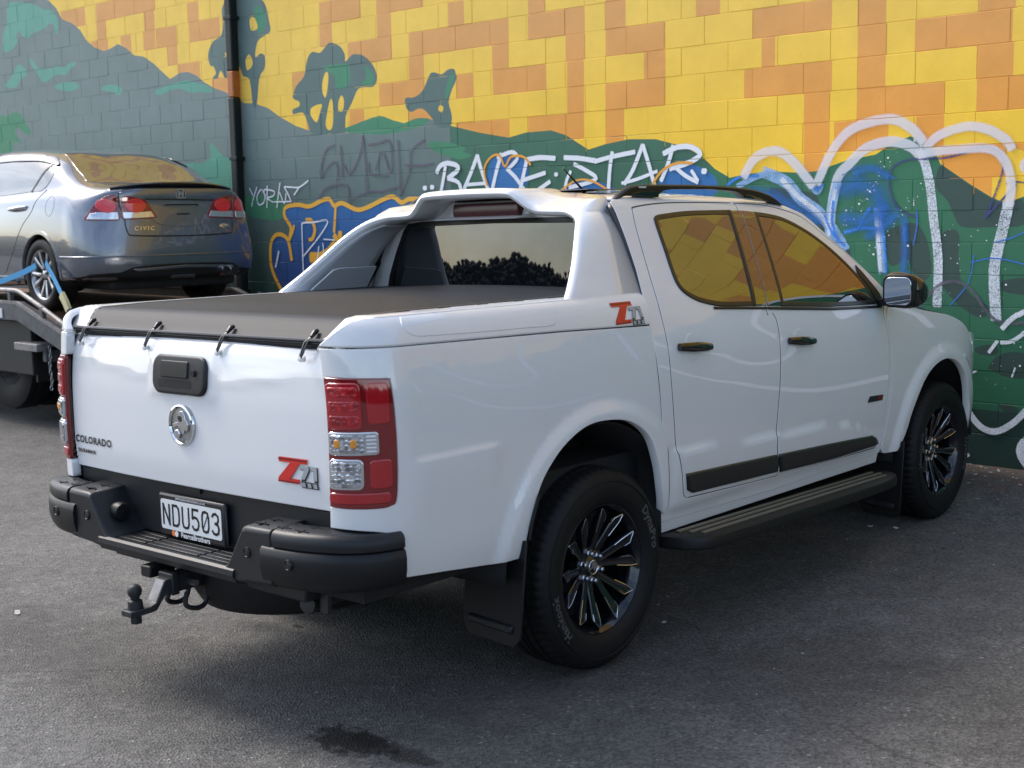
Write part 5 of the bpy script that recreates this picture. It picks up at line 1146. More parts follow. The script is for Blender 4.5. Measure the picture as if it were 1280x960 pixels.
# --- wheels
def make_wheel():
    Wd = empty('wheel', TR)
    prof = [(.244,-.100),(.250,-.112),(.268,-.123),(.285,-.130),(.318,-.1325),(.335,-.130),(.339,-.1285),(.343,-.129),(.352,-.124),(.366,-.114),(.376,-.104),(.3815,-.094),(.3835,-.078),(.3845,-.062),(.3848,-.056),(.376,-.0545),(.376,-.0465),(.3850,-.045),(.3862,-.020),(.3864,-.016),(.377,-.0145),(.377,-.0065),(.3866,-.005)]
    prof = prof + [(r, -h) for r, h in prof[::-1]]
    nn = 264
    def rf(i, j, r):
        jj = min(j, len(prof) - 1 - j)
        if 10 <= jj <= 13 and i % 4 == 0: return r - .0065
        if 17 <= jj <= 18 and i % 4 == 2: return r - .005
        return r
    T_ = MB().lathe(prof, nn, 'y', rfun=rf).build('tyre', 'rubber', Wd, angle=50)
    # raised lettering on the side wall
    def arc(word, mid, rad, size):
        V, F = text_data(word, size, 0, 1.08, .0014)
        def f(x, y):
            a = math.radians(mid) - x / rad; r = rad + y; yo = -.1338 - .0005 + .0 * abs(r - .315)
            return (r * math.cos(a), float(np.interp(r, [.285, .318, .336], [-.1312, -.1337, -.1312])) , r * math.sin(a))
        # seen from outside (-y) +x runs right when a truck faces right
        return mk('side_lettering', [f(v[0], v[1]) for v in V], F, 'rubber_letter', T_, False)
    arc('Hankook', 205, .310, .050); arc('DynaPro', 22, .310, .050)
    for r0 in (.335, .281): MB().lathe([(r0 - .002, -.1305 if r0 > .3 else -.1265), (r0, -.1335 if r0 > .3 else -.1295), (r0 + .002, -.1305 if r0 > .3 else -.1275)], 96, 'y').build('rim_line', 'rubber', T_)
    RM = MB().lathe([(.224,.09),(.226,.02),(.219,-.02),(.219,-.060),(.227,-.092),(.236,-.102),(.243,-.1105),(.2475,-.110),(.249,-.100),(.240,-.085),(.232,.09)], 72, 'y').build('rim', 'rim_black', Wd, angle=50)
    hub = MB().lathe([(0,-.060),(.032,-.062),(.036,-.058),(.050,-.054),(.078,-.050),(.084,-.040),(.080,.0),(0,.0)], 48, 'y').build('hub', 'rim_black', Wd, angle=50)
    # twelve blades in six forked pairs
    tipsP = []
    for k in range(6):
        for sg in (-1, 1):
            a0 = math.radians(60 * k + 10)
            stations = ((.055,10,.0145,-.054,.020),(.085,10.5,.0150,-.062,.026),(.135,12.0,.0165,-.077,.030),(.175,12.8,.0205,-.090,.030),(.200,13.2,.0210,-.099,.026),(.230,16.8,.0030,-.1045,.016))
            ring = []
            for r, off, hw, y, dp in stations:
                c = a0 + math.radians(sg * off); ct, st = math.cos(c), math.sin(c); tx, tz = -st, ct
                P = lambda t, yy: (r * ct + tx * t, yy, r * st + tz * t)
                ring.append([P(-hw, y + dp), P(-hw, y + .004), P(-hw * .82, y), P(0, y + .003), P(hw * .82, y), P(hw, y + .004), P(hw, y + dp)])
            MB().loft([[tuple(p) for p in q] for q in np.array([cr([q[j] for q in ring], 3) for j in range(7)]).transpose(1, 0, 2)]).build('spoke', 'rim_black', Wd, angle=30)
            # machined line round the outer end of the blade
            ln = []
            for r, off, hw, y, dp in stations[2:]:
                c = a0 + math.radians(sg * off); ct, st = math.cos(c), math.sin(c); t = hw * sg * .85; ln.append((r * ct - st * t, y - .0006, r * st + ct * t))
            for r, off, hw, y, dp in stations[:2:-1]:
                c = a0 + math.radians(sg * off); ct, st = math.cos(c), math.sin(c); t = -hw * sg * .85; ln.append((r * ct - st * t, y - .0006, r * st + ct * t))
            MB().tube(ln, .0016, 5).build('machined_edge', 'machined', Wd)
    for k in range(6):
        a = math.radians(60 * k + 40); c = (.0545 * math.cos(a), -.055, .0545 * math.sin(a))
        MB().lathe([(0,-.020),(.006,-.020),(.0095,-.016),(.0105,-.004),(.0135,0),(.0135,.01)], 6, 'y', c).build('wheel_nut', 'machined', Wd, False)
    cp = MB().lathe([(0,-.066),(.026,-.0655),(.031,-.062),(.032,-.055)], 32, 'y').build('centre_cap', 'gloss_black', Wd, angle=50)
    cl = MB(); cl.prism([(a * .50, b * .50) for a, b in lion], lambda a, b, d: (a, -.0662 - d, b), 0, .0015)
    cl.lathe([(.024,-.0665),(.0265,-.068),(.0285,-.0662)], 32, 'y'); cl.build('cap_emblem', 'machined', Wd)
    MB().lathe([(.06,.02),(.150,.02),(.155,.03),(.150,.045),(.06,.045)], 40, 'y').build('brake_disc', 'dark_steel', Wd)
    MB().box((-.155, -.005, -.06), (-.095, .06, .07)).build('brake_caliper', 'dark_steel', Wd, bevel=.01)
    MB().lathe([(.0,.06),(.218,.06)], 40, 'y').build('barrel_back', 'liner', Wd)
    return Wd
def copy_wheel(src, loc, rz, spin):
    r = src.copy(); COL.objects.link(r); r.parent = TR; r.location = loc; r.rotation_euler = (0, spin, rz)
    for ch in list(src.children):
        c = ch.copy(); COL.objects.link(c); c.parent = r
        for g in ch.children: d = g.copy(); COL.objects.link(d); d.parent = c
    return r
WH = make_wheel(); WH.location = (0, -.785, .3855)
copy_wheel(WH, (3.096, -.785, .3855), 0, math.radians(33))
copy_wheel(WH, (0, .785, .3855), math.pi, .4); copy_wheel(WH, (3.096, .785, .3855), math.pi, .9)
# --- rear step bumper
BPx = empty('rear_bumper', TR)
bp_path = cr([(-1.318,.445),(-1.318,.52),(-1.315,.62),(-1.300,.72),(-1.262,.82),(-1.20,.884),(-1.13,.920),(-1.065,.936)], 6)
def bsec(prof, path, name, m, bev=0., cap=True, ang=40):
    rings = []
    P = np.array(path); tg = np.gradient(P, axis=0); tg /= np.linalg.norm(tg, axis=1)[:, None]
    for (x, y), t in zip(P, tg):
        n = np.array((-t[1], t[0])); n = n if n[0] < 0 or (abs(n[0]) < .3 and n[1] > 0) else -n
        k = sst(.3, 1., (y - .70) / .25)
        rings.append([(x + n[0] * d, y + n[1] * d, z + .004 * float(k) - .014 * float(k) * (z - .56) / .19) for d, z in prof])
    a = MB().loft(rings, True, cap).build(name, m, BPx, angle=ang, bevel=bev); return a, mirror_y(a, BPx)
TOPP = [(-.10,.700),(.004,.700),(.006,.712),(.005,.732),(-.002,.745),(-.018,.752),(-.10,.754)]
top_a = bsec(TOPP, [p for p in bp_path if p[1] >= .595], 'bumper_end_step', 'grey_plastic')
PODP = [(-.10,.560),(-.030,.562),(-.008,.572),(.004,.592),(.012,.625),(.013,.665),(.008,.688),(-.004,.698),(-.10,.698)]
pod_a = bsec(PODP, [p for p in bp_path if p[1] >= .545], 'bumper_end', 'black_plastic')
# inner step towers
for s in (1, -1):
    tw = MB(); tw.loft([[(-1.16, y, zb), (-1.30, y, zb), (-1.318, y, zb + .012), (-1.318, y, zt - .014), (-1.312, y, zt - .004), (-1.302, y, zt), (-1.16, y, zt + .006)] for y, zb, zt in ((s * .335,.545,.592),(s * .365,.545,.615),(s * .40,.548,.665),(s * .445,.552,.733),(s * .452,.553,.744),(s * .470,.556,.748),(s * .592,.562,.750))])
    tw.build('step_tower', 'grey_plastic', BPx, angle=30, bevel=.004)
    for i in range(3):
        for j in range(2):
            yc = s * (.505 + i * .085 + (.025 if i > 0 else 0)); xc = -1.275 + j * .055; w1, w2, t_ = .014, .030, .0032
            MB().prism([(w1,t_),(t_,t_),(t_,w2),(-t_,w2),(-t_,t_),(-w1,t_),(-w1,-t_),(-t_,-t_),(-t_,-w2),(t_,-w2),(t_,-t_),(w1,-t_)], lambda a, b, dd, xc=xc, yc=yc: (xc + a, yc + b, .7490 + dd), 0, .006).build('tread_mark', 'grey_plastic', BPx, False)
    MB().lathe([(0,.0),(.030,.0),(.036,-.03),(.030,-.05),(0,-.052)], 20, 'y', (-1.235, s * .355 + (.06 if s > 0 else -.01), .672)).build('plate_lamp', 'black_plastic', BPx)
ct = MB(); ct.loft([[(-1.17, y, .592), (-1.292, y, .592), (-1.300, y, .596), (-1.314, y, .597), (-1.324, y, .590), (-1.326, y, .572), (-1.312, y, .548), (-1.28, y, .538), (-1.17, y, .535)] for y in (-.40, -.34, -.2, 0, .2, .34, .40)])
ct.build('centre_step', 'grey_plastic', BPx, angle=30)
for j, x in enumerate((-1.185, -1.215, -1.245, -1.272)):
    for a, b in ((-.325, -.16), (-.15, .15), (.16, .325)):
        MB().box((x - .0105, a, .5915), (x + .0105, b, .5965)).build('tread_pad', 'grey_plastic', BPx, bevel=.002)
MB().box((-1.17, -.74, .60), (-1.155, .74, .795)).build('back_panel', 'grey_plastic', BPx, bevel=.003)
MB().box((-1.178, -.035, .775), (-1.168, .035, .795)).build('panel_tab', 'grey_plastic', BPx, bevel=.002)
for s in (1, -1):
    for (x, y, z) in ((-1.3195, .474, .662), (-1.323, .683, .652)):
        MB().lathe([(0,-.003),(.009,-.003),(.011,-.0015),(.0125,-.0015),(.014,-.004),(.0165,-.004),(.018,0),(.018,.01)], 24, 'x', (x, s * y, z)).build('parking_sensor', 'seal_gap_black', BPx)
# --- number plate
NP = MB().box((-1.196, -.196, .606), (-1.176, .196, .762)).build('number_plate', 'plate_black', TR, bevel=.012)
NP['label'] = 'white number plate NDU503 in a black dealer frame'
PX = lambda d: (lambda a, b, dd=0.: (-1.1962 - d - dd, -a, .688 + b))
MB().prism(rrect(-.178, -.056, .178, .052, .010), PX(.0005), 0, .0015).build('plate', 'plate_white', NP)
GL = {'N': [[(-1,-1),(-1,1)],[(-.95,.95),(.95,-.95)],[(1,-1),(1,1)]], 'D': [[(-1,-1),(-1,1),(.3,1),(.85,.75),(1,.3),(1,-.3),(.85,-.75),(.3,-1),(-1,-1)]], 'U': [[(-1,1),(-1,-.55),(-.75,-.9),(-.3,-1),(.3,-1),(.75,-.9),(1,-.55),(1,1)]],
      '5': [[(.9,1),(-.85,1),(-.95,.1),(-.2,.25),(.5,.15),(.95,-.15),(1,-.45),(.7,-.85),(.1,-1),(-.6,-.95),(-1,-.7)]], '0': [[(-1,.5),(-.7,.9),(0,1),(.7,.9),(1,.5),(1,-.5),(.7,-.9),(0,-1),(-.7,-.9),(-1,-.5),(-1,.5)], [(-.75,-.7),(.75,.7)]],
      '3': [[(-.95,.7),(-.5,.95),(.2,1),(.8,.8),(.9,.45),(.6,.12),(-.1,.05)], [(-.1,.05),(.7,-.05),(1,-.4),(.8,-.85),(.1,-1),(-.6,-.95),(-1,-.7)]]}
for i, ch in enumerate('NDU503'):
    g = MB(); cx = -.145 + i * .058
    for k, L in enumerate(GL[ch]):
        v, f = stroke([(cx + a * .0185, -.002 + b * .036) for a, b in L], .0095 if ch != '0' or k == 0 else .005); g.add([PX(.0026 + k * .0003)(a, b) for a, b in v], f)
    g.build('character', 'plate_black', NP, False)
q_ = put_text('frame_text', 'www.pearcebrothers.co.nz', PX(.0015), 'print_white', NP, .0150, 0, 1.06)
for v in q_.data.vertices: v.co.z += .0615
q_ = put_text('frame_text', 'PearceBrothers', PX(.0015), 'print_white', NP, .027, 0, 1.0, bold=.0006)
for v in q_.data.vertices: v.co.z += -.0685; v.co.y -= .022
for cy, m in ((-.108, 'print_orange'), (-.088, 'print_white')):
    MB().prism([(cy + .0105 * math.cos(t), -.0675 + .0105 * math.sin(t)) for t in np.linspace(0, 6.283, 20, endpoint=False)], PX(.001 + (.0012 if 'white' in m else 0)), 0, .001).build('frame_logo', m, NP)
# --- tow bar and ball
TBr = empty('tow_bar', TR)
tb = MB(); tb.box((-1.30, -.034, .45), (-1.02, .034, .512)); tb.box((-1.315, -.042, .443), (-1.285, .042, .519)); tb.build('receiver', 'black_steel', TBr, bevel=.005)
MB().loft([[(x, y, z - t) for (y, t) in ((-.030, 0), (.030, 0))] + [(x, y, z - t) for (y, t) in ((.030, th), (-.030, th))] for x, z, th in ((-1.30,.505,.055),(-1.335,.500,.052),(-1.352,.470,.040),(-1.372,.432,.028),(-1.395,.422,.022),(-1.475,.421,.021))]).build('tongue', 'dark_steel', TBr, angle=30, bevel=.003)
MB().prism([(-.024,.002),(.024,.002),(.024,.068),(-.024,.068)], lambda a, b, d: (-1.334 - (.068 - b) * .55 - d, a, .432 + b), 0, .002).build('worn_face', 'truck_worn', TBr)
MB().lathe([(0,.085),(.012,.083),(.021,.075),(.025,.062),(.023,.050),(.016,.040),(.015,.032),(.024,.028),(.026,.008),(.026,0),(0,0)], 28, 'z', (-1.437, 0, .421)).build('tow_ball', 'black_steel', TBr, angle=50)
MB().lathe([(0,-.032),(.019,-.032),(.021,-.026),(.021,-.004),(0,-.004)], 6, 'z', (-1.437, 0, .402)).build('ball_nut', 'black_steel', TBr, False)
for s in (-1, 1):
    g = MB(); g.tube(cr([(-1.26, s * .045, .445), (-1.275, s * .055, .405), (-1.235, s * .06, .385), (-1.195, s * .058, .395), (-1.185, s * .048, .445)], 4), .009, 8); g.build('chain_loop', 'black_steel', TBr)
    MB().box((-1.16, s * .10, .47), (-1.04, s * .56, .52)).build('cross_tube', 'black_steel', TBr, bevel=.008)
MB().tube([(-1.24, -.075, .478), (-1.24, .06, .478)], .012, 10).build('hitch_pin', 'steel', TBr)
MB().box((-1.325, .075, .488), (-1.22, .135, .530)).build('trailer_socket', 'black_plastic', TBr, bevel=.006)

# ================================================================== GREY SEDAN on the flatbed (x forward, y left, z up from its tyres)
S_LOC = (-.1077, -1.4163, .8497); S_ROT = (0, -.001, 3.1078)
SD = empty('sedan_car', None, S_LOC, S_ROT)
tag(SD, 'metallic grey sedan with red tail lamps strapped on the flatbed', 'car')
CG = [  # rear centre line -> round the corner -> along the side; rows from sill to roof centre
 [(-.70,0,.25),(-.90,0,.275),(-.945,0,.355),(-.955,0,.48),(-.94,0,.66),(-.915,0,.90),(-.905,0,1.05),(-.80,0,1.075),(-.60,0,1.085)],
 [(-.70,.30,.25),(-.885,.40,.275),(-.932,.42,.355),(-.942,.43,.48),(-.927,.43,.66),(-.90,.42,.90),(-.89,.40,1.045),(-.75,.25,1.075),(-.50,0,1.088)],
 [(-.65,.5,.25),(-.79,.68,.275),(-.845,.735,.35),(-.855,.745,.48),(-.835,.735,.66),(-.80,.69,.90),(-.79,.62,1.035),(-.62,.42,1.082),(-.42,0,1.095)],
 [(-.5,.55,.25),(-.60,.80,.275),(-.62,.855,.34),(-.63,.868,.48),(-.62,.858,.68),(-.60,.815,.90),(-.58,.715,1.03),(-.44,.55,1.105),(-.32,0,1.118)],
 [(-.35,.55,.25),(-.38,.82,.26),(-.38,.868,.34),(-.38,.878,.48),(-.38,.870,.70),(-.36,.835,.92),(-.35,.765,1.05),(-.22,.60,1.19),(-.12,0,1.22)],
 [(0,.55,.25),(0,.83,.24),(0,.872,.34),(0,.882,.48),(0,.874,.70),(0,.842,.93),(0,.785,1.05),(.05,.60,1.31),(.12,0,1.34)],
 [(.4,.55,.24),(.4,.83,.22),(.4,.872,.34),(.4,.882,.48),(.4,.876,.70),(.4,.845,.92),(.4,.795,1.035),(.4,.585,1.385),(.42,0,1.42)],
 [(.9,.55,.22),(.9,.83,.20),(.9,.87,.34),(.9,.882,.48),(.9,.876,.70),(.9,.845,.91),(.9,.798,1.02),(.9,.575,1.42),(.9,0,1.452)],
 [(1.5,.55,.22),(1.5,.83,.20),(1.5,.87,.34),(1.5,.882,.48),(1.5,.874,.70),(1.5,.842,.89),(1.5,.795,1.0),(1.5,.575,1.40),(1.5,0,1.44)],
 [(2.1,.55,.22),(2.1,.83,.20),(2.1,.87,.34),(2.1,.88,.48),(2.1,.872,.68),(2.1,.84,.86),(2.1,.79,.97),(2.1,.60,1.20),(2.15,0,1.27)],
 [(2.7,.55,.22),(2.7,.82,.20),(2.7,.865,.32),(2.7,.875,.46),(2.7,.862,.65),(2.7,.82,.80),(2.7,.76,.90),(2.7,.5,.95),(2.75,0,.99)],
 [(3.2,.5,.22),(3.2,.78,.20),(3.2,.83,.30),(3.2,.84,.44),(3.2,.81,.60),(3.2,.76,.74),(3.2,.70,.81),(3.2,.45,.85),(3.25,0,.88)],
 [(3.5,.4,.22),(3.5,.58,.20),(3.52,.62,.30),(3.54,.62,.44),(3.5,.60,.58),(3.46,.56,.68),(3.42,.52,.74),(3.4,.3,.78),(3.42,0,.80)],
 [(3.55,0,.22),(3.6,0,.20),(3.64,0,.30),(3.64,0,.44),(3.6,0,.58),(3.54,0,.68),(3.5,0,.73),(3.45,0,.76),(3.43,0,.79)]]
G1 = np.array([cr([CG[i][j] for i in range(len(CG))], 9) for j in range(9)])           # rows x fine stations
G2 = np.array([cr([tuple(G1[j][i]) for j in range(9)], 8) for i in range(G1.shape[1])])  # fine stations x fine rows
ns_, nr_ = G2.shape[:2]
bv, bf = [], []
for s in (1, -1):
    b = len(bv); bv += [(p[0], s * p[1], p[2]) for r in G2 for p in r]
    for i in range(ns_ - 1):
        for j in range(nr_ - 1):
            q = (b + i * nr_ + j, b + (i + 1) * nr_ + j, b + (i + 1) * nr_ + j + 1, b + i * nr_ + j + 1)
            c = np.mean([bv[k] for k in q], axis=0)
            if any(math.hypot(c[0] - wx, c[2] - .335) < .352 and abs(c[1]) > .50 for wx in (0, 2.70)): continue
            bf.append(q if s > 0 else q[::-1])
full_f = []
for s_i in (0, 1):
    b = s_i * ns_ * nr_
    for i in range(ns_ - 1):
        for j in range(nr_ - 1):
            q = (b + i * nr_ + j, b + (i + 1) * nr_ + j, b + (i + 1) * nr_ + j + 1, b + i * nr_ + j + 1); full_f.append(q)
BV = BVHTree.FromPolygons([Vector(v) for v in bv], full_f)
BODY = mk('body', bv, bf, 'sedan_paint', SD, True, 60)
bm = bmesh.new(); bm.from_mesh(BODY.data); bmesh.ops.remove_doubles(bm, verts=bm.verts[:], dist=.0008); bmesh.ops.recalc_face_normals(bm, faces=bm.faces[:]); bm.to_mesh(BODY.data); bm.free()
def caster(view):
    O, D = {'rear': (lambda a, b: Vector((-3, a, b)), Vector((1, 0, 0))), 'left': (lambda a, b: Vector((a, 3, b)), Vector((0, -1, 0))), 'top': (lambda a, b: Vector((a, b, 3)), Vector((0, 0, -1)))}[view]
    def f(s, z):
        s = np.atleast_1d(np.asarray(s, float)); z = np.atleast_1d(np.asarray(z, float)) + 0 * s; o = []
        for a, b in zip(s, z):
            h = BV.ray_cast(O(a, b), D)
            if h[0] is None: h = BV.find_nearest(O(a, b) + D * 2.2)
            o.append(tuple(h[0]))
        return np.array(o)
    return f
CRr, CLf, CTp = caster('rear'), caster('left'), caster('top')
def decal(name, loop, view, m, parent=None, off=.004, res=.025, th=.010, edge=.003, both=False):
    ref = {'rear': (-1, 0, 0), 'left': (0, 1, 0), 'top': (0, 0, 1)}[view]
    return panel(name, loop, {'rear': CRr, 'left': CLf, 'top': CTp}[view], m, parent or SD, ref, res=res, th=th, off=off, edge=edge, both=both, e=.012)
# rear: lid, lamps, plate recess, spoiler, bumper
LID = cr([(-.53,.80),(-.515,.68),(-.44,.655),(0,.645),(.44,.655),(.515,.68),(.53,.80),(.555,.93),(.50,1.035),(0,1.052),(-.50,1.035),(-.555,.93)], 4, True)
lidp = decal('boot_lid', LID, 'rear', 'sedan_paint', off=.006, res=.02)
ringL = resample(LID, .03); ringL = ringL if area2(ringL) > 0 else ringL[::-1]
panel('shut_line', [tuple(p) for p in inset(ringL, -.010)], CRr, 'seal_gap_black', SD, (-1, 0, 0), [ringL], res=.03, th=.004, off=.002, edge=.002, e=.012)
pr = decal('plate_recess', cr([(-.33,.93),(-.335,.85),(-.30,.765),(-.15,.728),(0,.722),(.15,.728),(.27,.765),(.32,.85),(.34,.945),(0,.952)], 3, True), 'rear', 'sedan_paint', lidp, .010, .02)
decal('recess_shadow', [(-.34,.945),(.345,.957),(.345,.968),(-.34,.957)], 'rear', 'seal_gap_black', lidp, .014, .03)
MB().tube([(-.935, -.16, .90), (-.937, -.155, .912), (-.937, .155, .912), (-.935, .16, .90)], .006, 6).build('plate_slot', 'seal_gap_black', lidp)
MB().tube([(-.939, -.07, .832), (-.940, .05, .832)], .006, 6).build('plate_slot', 'seal_gap_black', lidp)
for s in (1, -1):
    M_ = lambda L: [(s * a, b) for a, b in L]
    lampo = decal('tail_lamp', M_(cr([(.575,.785),(.70,.785),(.805,.790),(.775,.85),(.73,.92),(.67,.98),(.60,1.0),(.572,.98),(.565,.88)], 3, True)), 'rear', 'red_lens_deep', off=.006, res=.02)
    lampi = decal('lid_lamp', M_(cr([(.545,.790),(.40,.793),(.25,.80),(.285,.87),(.33,.945),(.42,.975),(.53,.985),(.550,.88)], 3, True)), 'rear', 'red_lens_deep', lidp, .012, .02)
    decal('clear_strip', M_([(.58,.790),(.70,.790),(.79,.795),(.765,.845),(.70,.852),(.58,.852)]), 'rear', 'clear_lens', lampo, .0105, .02)
    decal('clear_strip', M_([(.54,.796),(.40,.799),(.27,.806),(.295,.855),(.40,.850),(.542,.850)]), 'rear', 'clear_lens', lampi, .0165, .02)
    decal('round_light', [(s * (.655 + .068 * math.cos(t)), .905 + .060 * math.sin(t)) for t in np.linspace(0, 6.283, 24, endpoint=False)], 'rear', 'red_bright', lampo, .0145, .015)
    decal('round_light', [(s * (.430 + .088 * math.cos(t)), .905 + .060 * math.sin(t)) for t in np.linspace(0, 6.283, 24, endpoint=False)], 'rear', 'red_bright', lampi, .0205, .015)
sp = []
for y in np.linspace(-.60, .60, 17):
    k = (abs(y) / .60) ** 2.5; x0 = -.925 + .13 * k; sp.append([(x0 + .11, y, 1.075 - .02 * k), (x0 + .05, y, 1.095 - .035 * k), (x0 + .004, y, 1.108 - .045 * k), (x0 - .006, y, 1.098 - .045 * k), (x0 + .01, y, 1.082 - .04 * k), (x0 + .10, y, 1.060 - .02 * k)])
MB().loft(sp).build('boot_spoiler', 'sedan_dark', SD, angle=40)
emb = MB(); fE = lambda a, b, d: (-.920 - d, -a + .0, 1.005 + b)
xe = float(CRr([0.], [1.0])[0][0]); fE = lambda a, b, d: (xe - .009 - d, -a, 1.005 + b)
ro = rrect(-.047,-.040,.047,.040,.016, 4); ri = rrect(-.040,-.033,.040,.033,.012, 4); n_ = len(ro)
emb.add([fE(a, b, .006) for a, b in ro] + [fE(a, b, .006) for a, b in ri] + [fE(a, b, -.004) for a, b in ro], [(i, (i + 1) % n_, n_ + (i + 1) % n_, n_ + i) for i in range(n_)] + [(i, (i + 1) % n_, 2 * n_ + (i + 1) % n_, 2 * n_ + i) for i in range(n_)])
for L in ([(-.032,.032),(-.020,.032),(-.013,.006),(-.013,-.032),(-.024,-.032)], [(.032,.032),(.020,.032),(.013,.006),(.013,-.032),(.024,-.032)], [(-.014,.007),(.014,.007),(.012,-.006),(-.012,-.006)]): emb.prism(L, fE, .0, .006)
emb.build('emblem', 'alloy', lidp)
fC = lambda y0, z0: (lambda a, b: (float(CRr([y0 - a], [z0 + b])[0][0]) - .0075, y0 - a, z0 + b))
put_text('model_badge', 'CIVIC', fC(.375, .712), 'chrome', lidp, .050, .25, 1.35, 1.15)
eb = MB(); eb.prism([(.05 * math.cos(t), .018 * math.sin(t)) for t in np.linspace(0, 6.283, 20, endpoint=False)], lambda a, b, d: (fC(-.42, .725)(a, b)[0] - d, -.42 - a, .725 + b), 0, .003); eb.prism([(.035,0),(.068,.02),(.060,0),(.068,-.02)], lambda a, b, d: (fC(-.42, .725)(a, b)[0] - d, -.42 - a, .725 + b), 0, .003); eb.build('oval_badge', 'chrome', lidp, False)
bs_ = decal('bumper_lip', cr([(-.80,.325),(-.60,.34),(-.50,.385),(-.30,.40),(0,.405),(.30,.40),(.50,.385),(.60,.345),(.80,.335),(.80,.268),(0,.268),(-.80,.268)], 2, True), 'rear', 'black_plastic', off=.004, res=.03)
decal('lip_bar', [(-.50,.372),(0,.390),(.50,.372),(.46,.352),(0,.368),(-.46,.352)], 'rear', 'sedan_paint', bs_, .016, .03, .012)
for z, wd in ((.478, .0065),):
    g = MB(); pts = []
    for i in range(0, ns_):
        r = G2[i][int(3 * 8)]; 
        if r[0] < -.37: pts.append(r)
    L_ = [(p[0] - .003, -p[1] if False else -p[1] - .003, p[2]) for p in pts[::-1]] + [(p[0] - .003, p[1] + .003, p[2]) for p in pts]
    g.tube(L_, wd, 6); g.build('bumper_crease', 'sedan_paint', SD)
ex = empty('exhaust_tips', SD)
for y in (-.395, -.485): MB().lathe([(.036,.10),(.040,-.03),(.043,-.04),(.045,-.03),(.045,.10)], 24, 'x', (-.945, y, .318)).build('tip', 'chrome', ex); MB().lathe([(0,.0),(.037,.0)], 24, 'x', (-.93, y, .318)).build('tip_bore', 'liner', ex)
# glass
decal('rear_screen', cr([(-.415,.545),(-.44,0),(-.415,-.545),(-.25,-.555),(-.02,-.525),(.17,-.47),(.27,-.42),(.30,0),(.27,.42),(.17,.47),(-.02,.525),(-.25,.555)], 4, True), 'top', 'sedan_glass', off=.004, res=.03)
lw = cr([(.12,1.325),(.33,1.362),(.82,1.378),(1.4,1.36),(1.75,1.27),(2.05,1.08),(2.1,1.0),(1.5,1.005),(.87,1.022),(.22,1.048),(.06,1.055),(-.03,1.14),(-.02,1.25)], 4, True)
swn = decal('side_window', lw, 'left', 'sedan_side_glass', off=.004, res=.04, both=True)
for o_, s in zip(swn, (1, -1)):
    q = panel('quarter_bar', [(.055,1.30),(.085,1.31),(.265,1.045),(.235,1.045)], CLf, 'seal_gap_black', o_, (0, 1, 0), res=.04, th=.004, off=.008, e=.012)
    if s < 0:
        for v in q.data.vertices: v.co.y *= -1
    vz = panel('wind_deflector', cr([(-.01,1.27),(.12,1.335),(.33,1.372),(.82,1.390),(1.4,1.372),(1.4,1.335),(.82,1.335),(.33,1.318),(.12,1.290)], 3, True), CLf, 'sedan_dark', o_, (0, 1, 0), res=.04, th=.006, off=.014, e=.012)
    if s < 0:
        for v in vz.data.vertices: v.co.y *= -1
def line_left(name, pts, m='seal_gap_black', r=.0035):
    P = CLf([p[0] for p in pts], [p[1] for p in pts]); g = MB().tube([(p[0], p[1] - .0005, p[2]) for p in P], r, 6).build(name, m, SD); mirror_y(g, SD)
line_left('shut_line', cr([(-.02,1.06),(.10,.95),(.15,.87),(.30,.76),(.42,.63),(.52,.50),(.61,.41),(.70,.33),(.9,.27)], 4))
line_left('shut_line', cr([(1.18,1.02),(1.17,.8),(1.17,.5),(1.2,.27)], 4))
line_left('fuel_flap', [(-.18 + .075 * math.cos(t), .915 + .085 * math.sin(t)) for t in np.linspace(0, 6.283, 22)], r=.002)
line_left('panel_line', [(-.38,.60),(-.55,.605),(-.72,.625)], r=.003)
hh = MB(); P = CLf([.25, .34, .43, .52, .60], [.918, .912, .905, .898, .892]); hh.tube([(p[0], p[1] + (.008, .035, .038, .035, .008)[i], p[2]) for i, p in enumerate(P)], [.010, .017, .018, .016, .008], 8); o_ = hh.build('door_handle', 'chrome', SD); mirror_y(o_, SD)
decal('side_skirt', [(.50,.30),(2.25,.27),(2.25,.20),(.46,.235)], 'left', 'sedan_paint', off=.016, res=.05, th=.02, both=True)
for wx in (0, 2.70):   # arch lips and dark housings
    arc = [(wx + .352 * math.cos(a), .335 + .352 * math.sin(a)) for a in np.linspace(-.25, math.pi + .25, 30)] + [(wx + .322 * math.cos(a), .335 + .322 * math.sin(a)) for a in np.linspace(math.pi + .25, -.25, 30)]
    arc = [(wx + .372 * math.cos(a), .335 + .372 * math.sin(a)) for a in np.linspace(-.22, math.pi + .22, 30)] + [(wx + .338 * math.cos(a), .335 + .338 * math.sin(a)) for a in np.linspace(math.pi + .22, -.22, 30)]
    decal('arch_lip', arc, 'left', 'sedan_paint', off=.005, res=.025, th=.05, both=True)
    for s in (1, -1):
        rg = [[(wx + .36 * math.cos(a), s * .86, .335 + .36 * math.sin(a)), (wx + .36 * math.cos(a), s * .52, .335 + .36 * math.sin(a)), (wx, s * .52, .335)] for a in np.linspace(-.3, math.pi + .3, 22)]
        MB().loft(rg, False, False).build('wheel_housing', 'liner', SD)
MB().box((-.78, -.62, .19), (3.3, .62, .30)).build('underbody', 'liner', SD, bevel=.03)
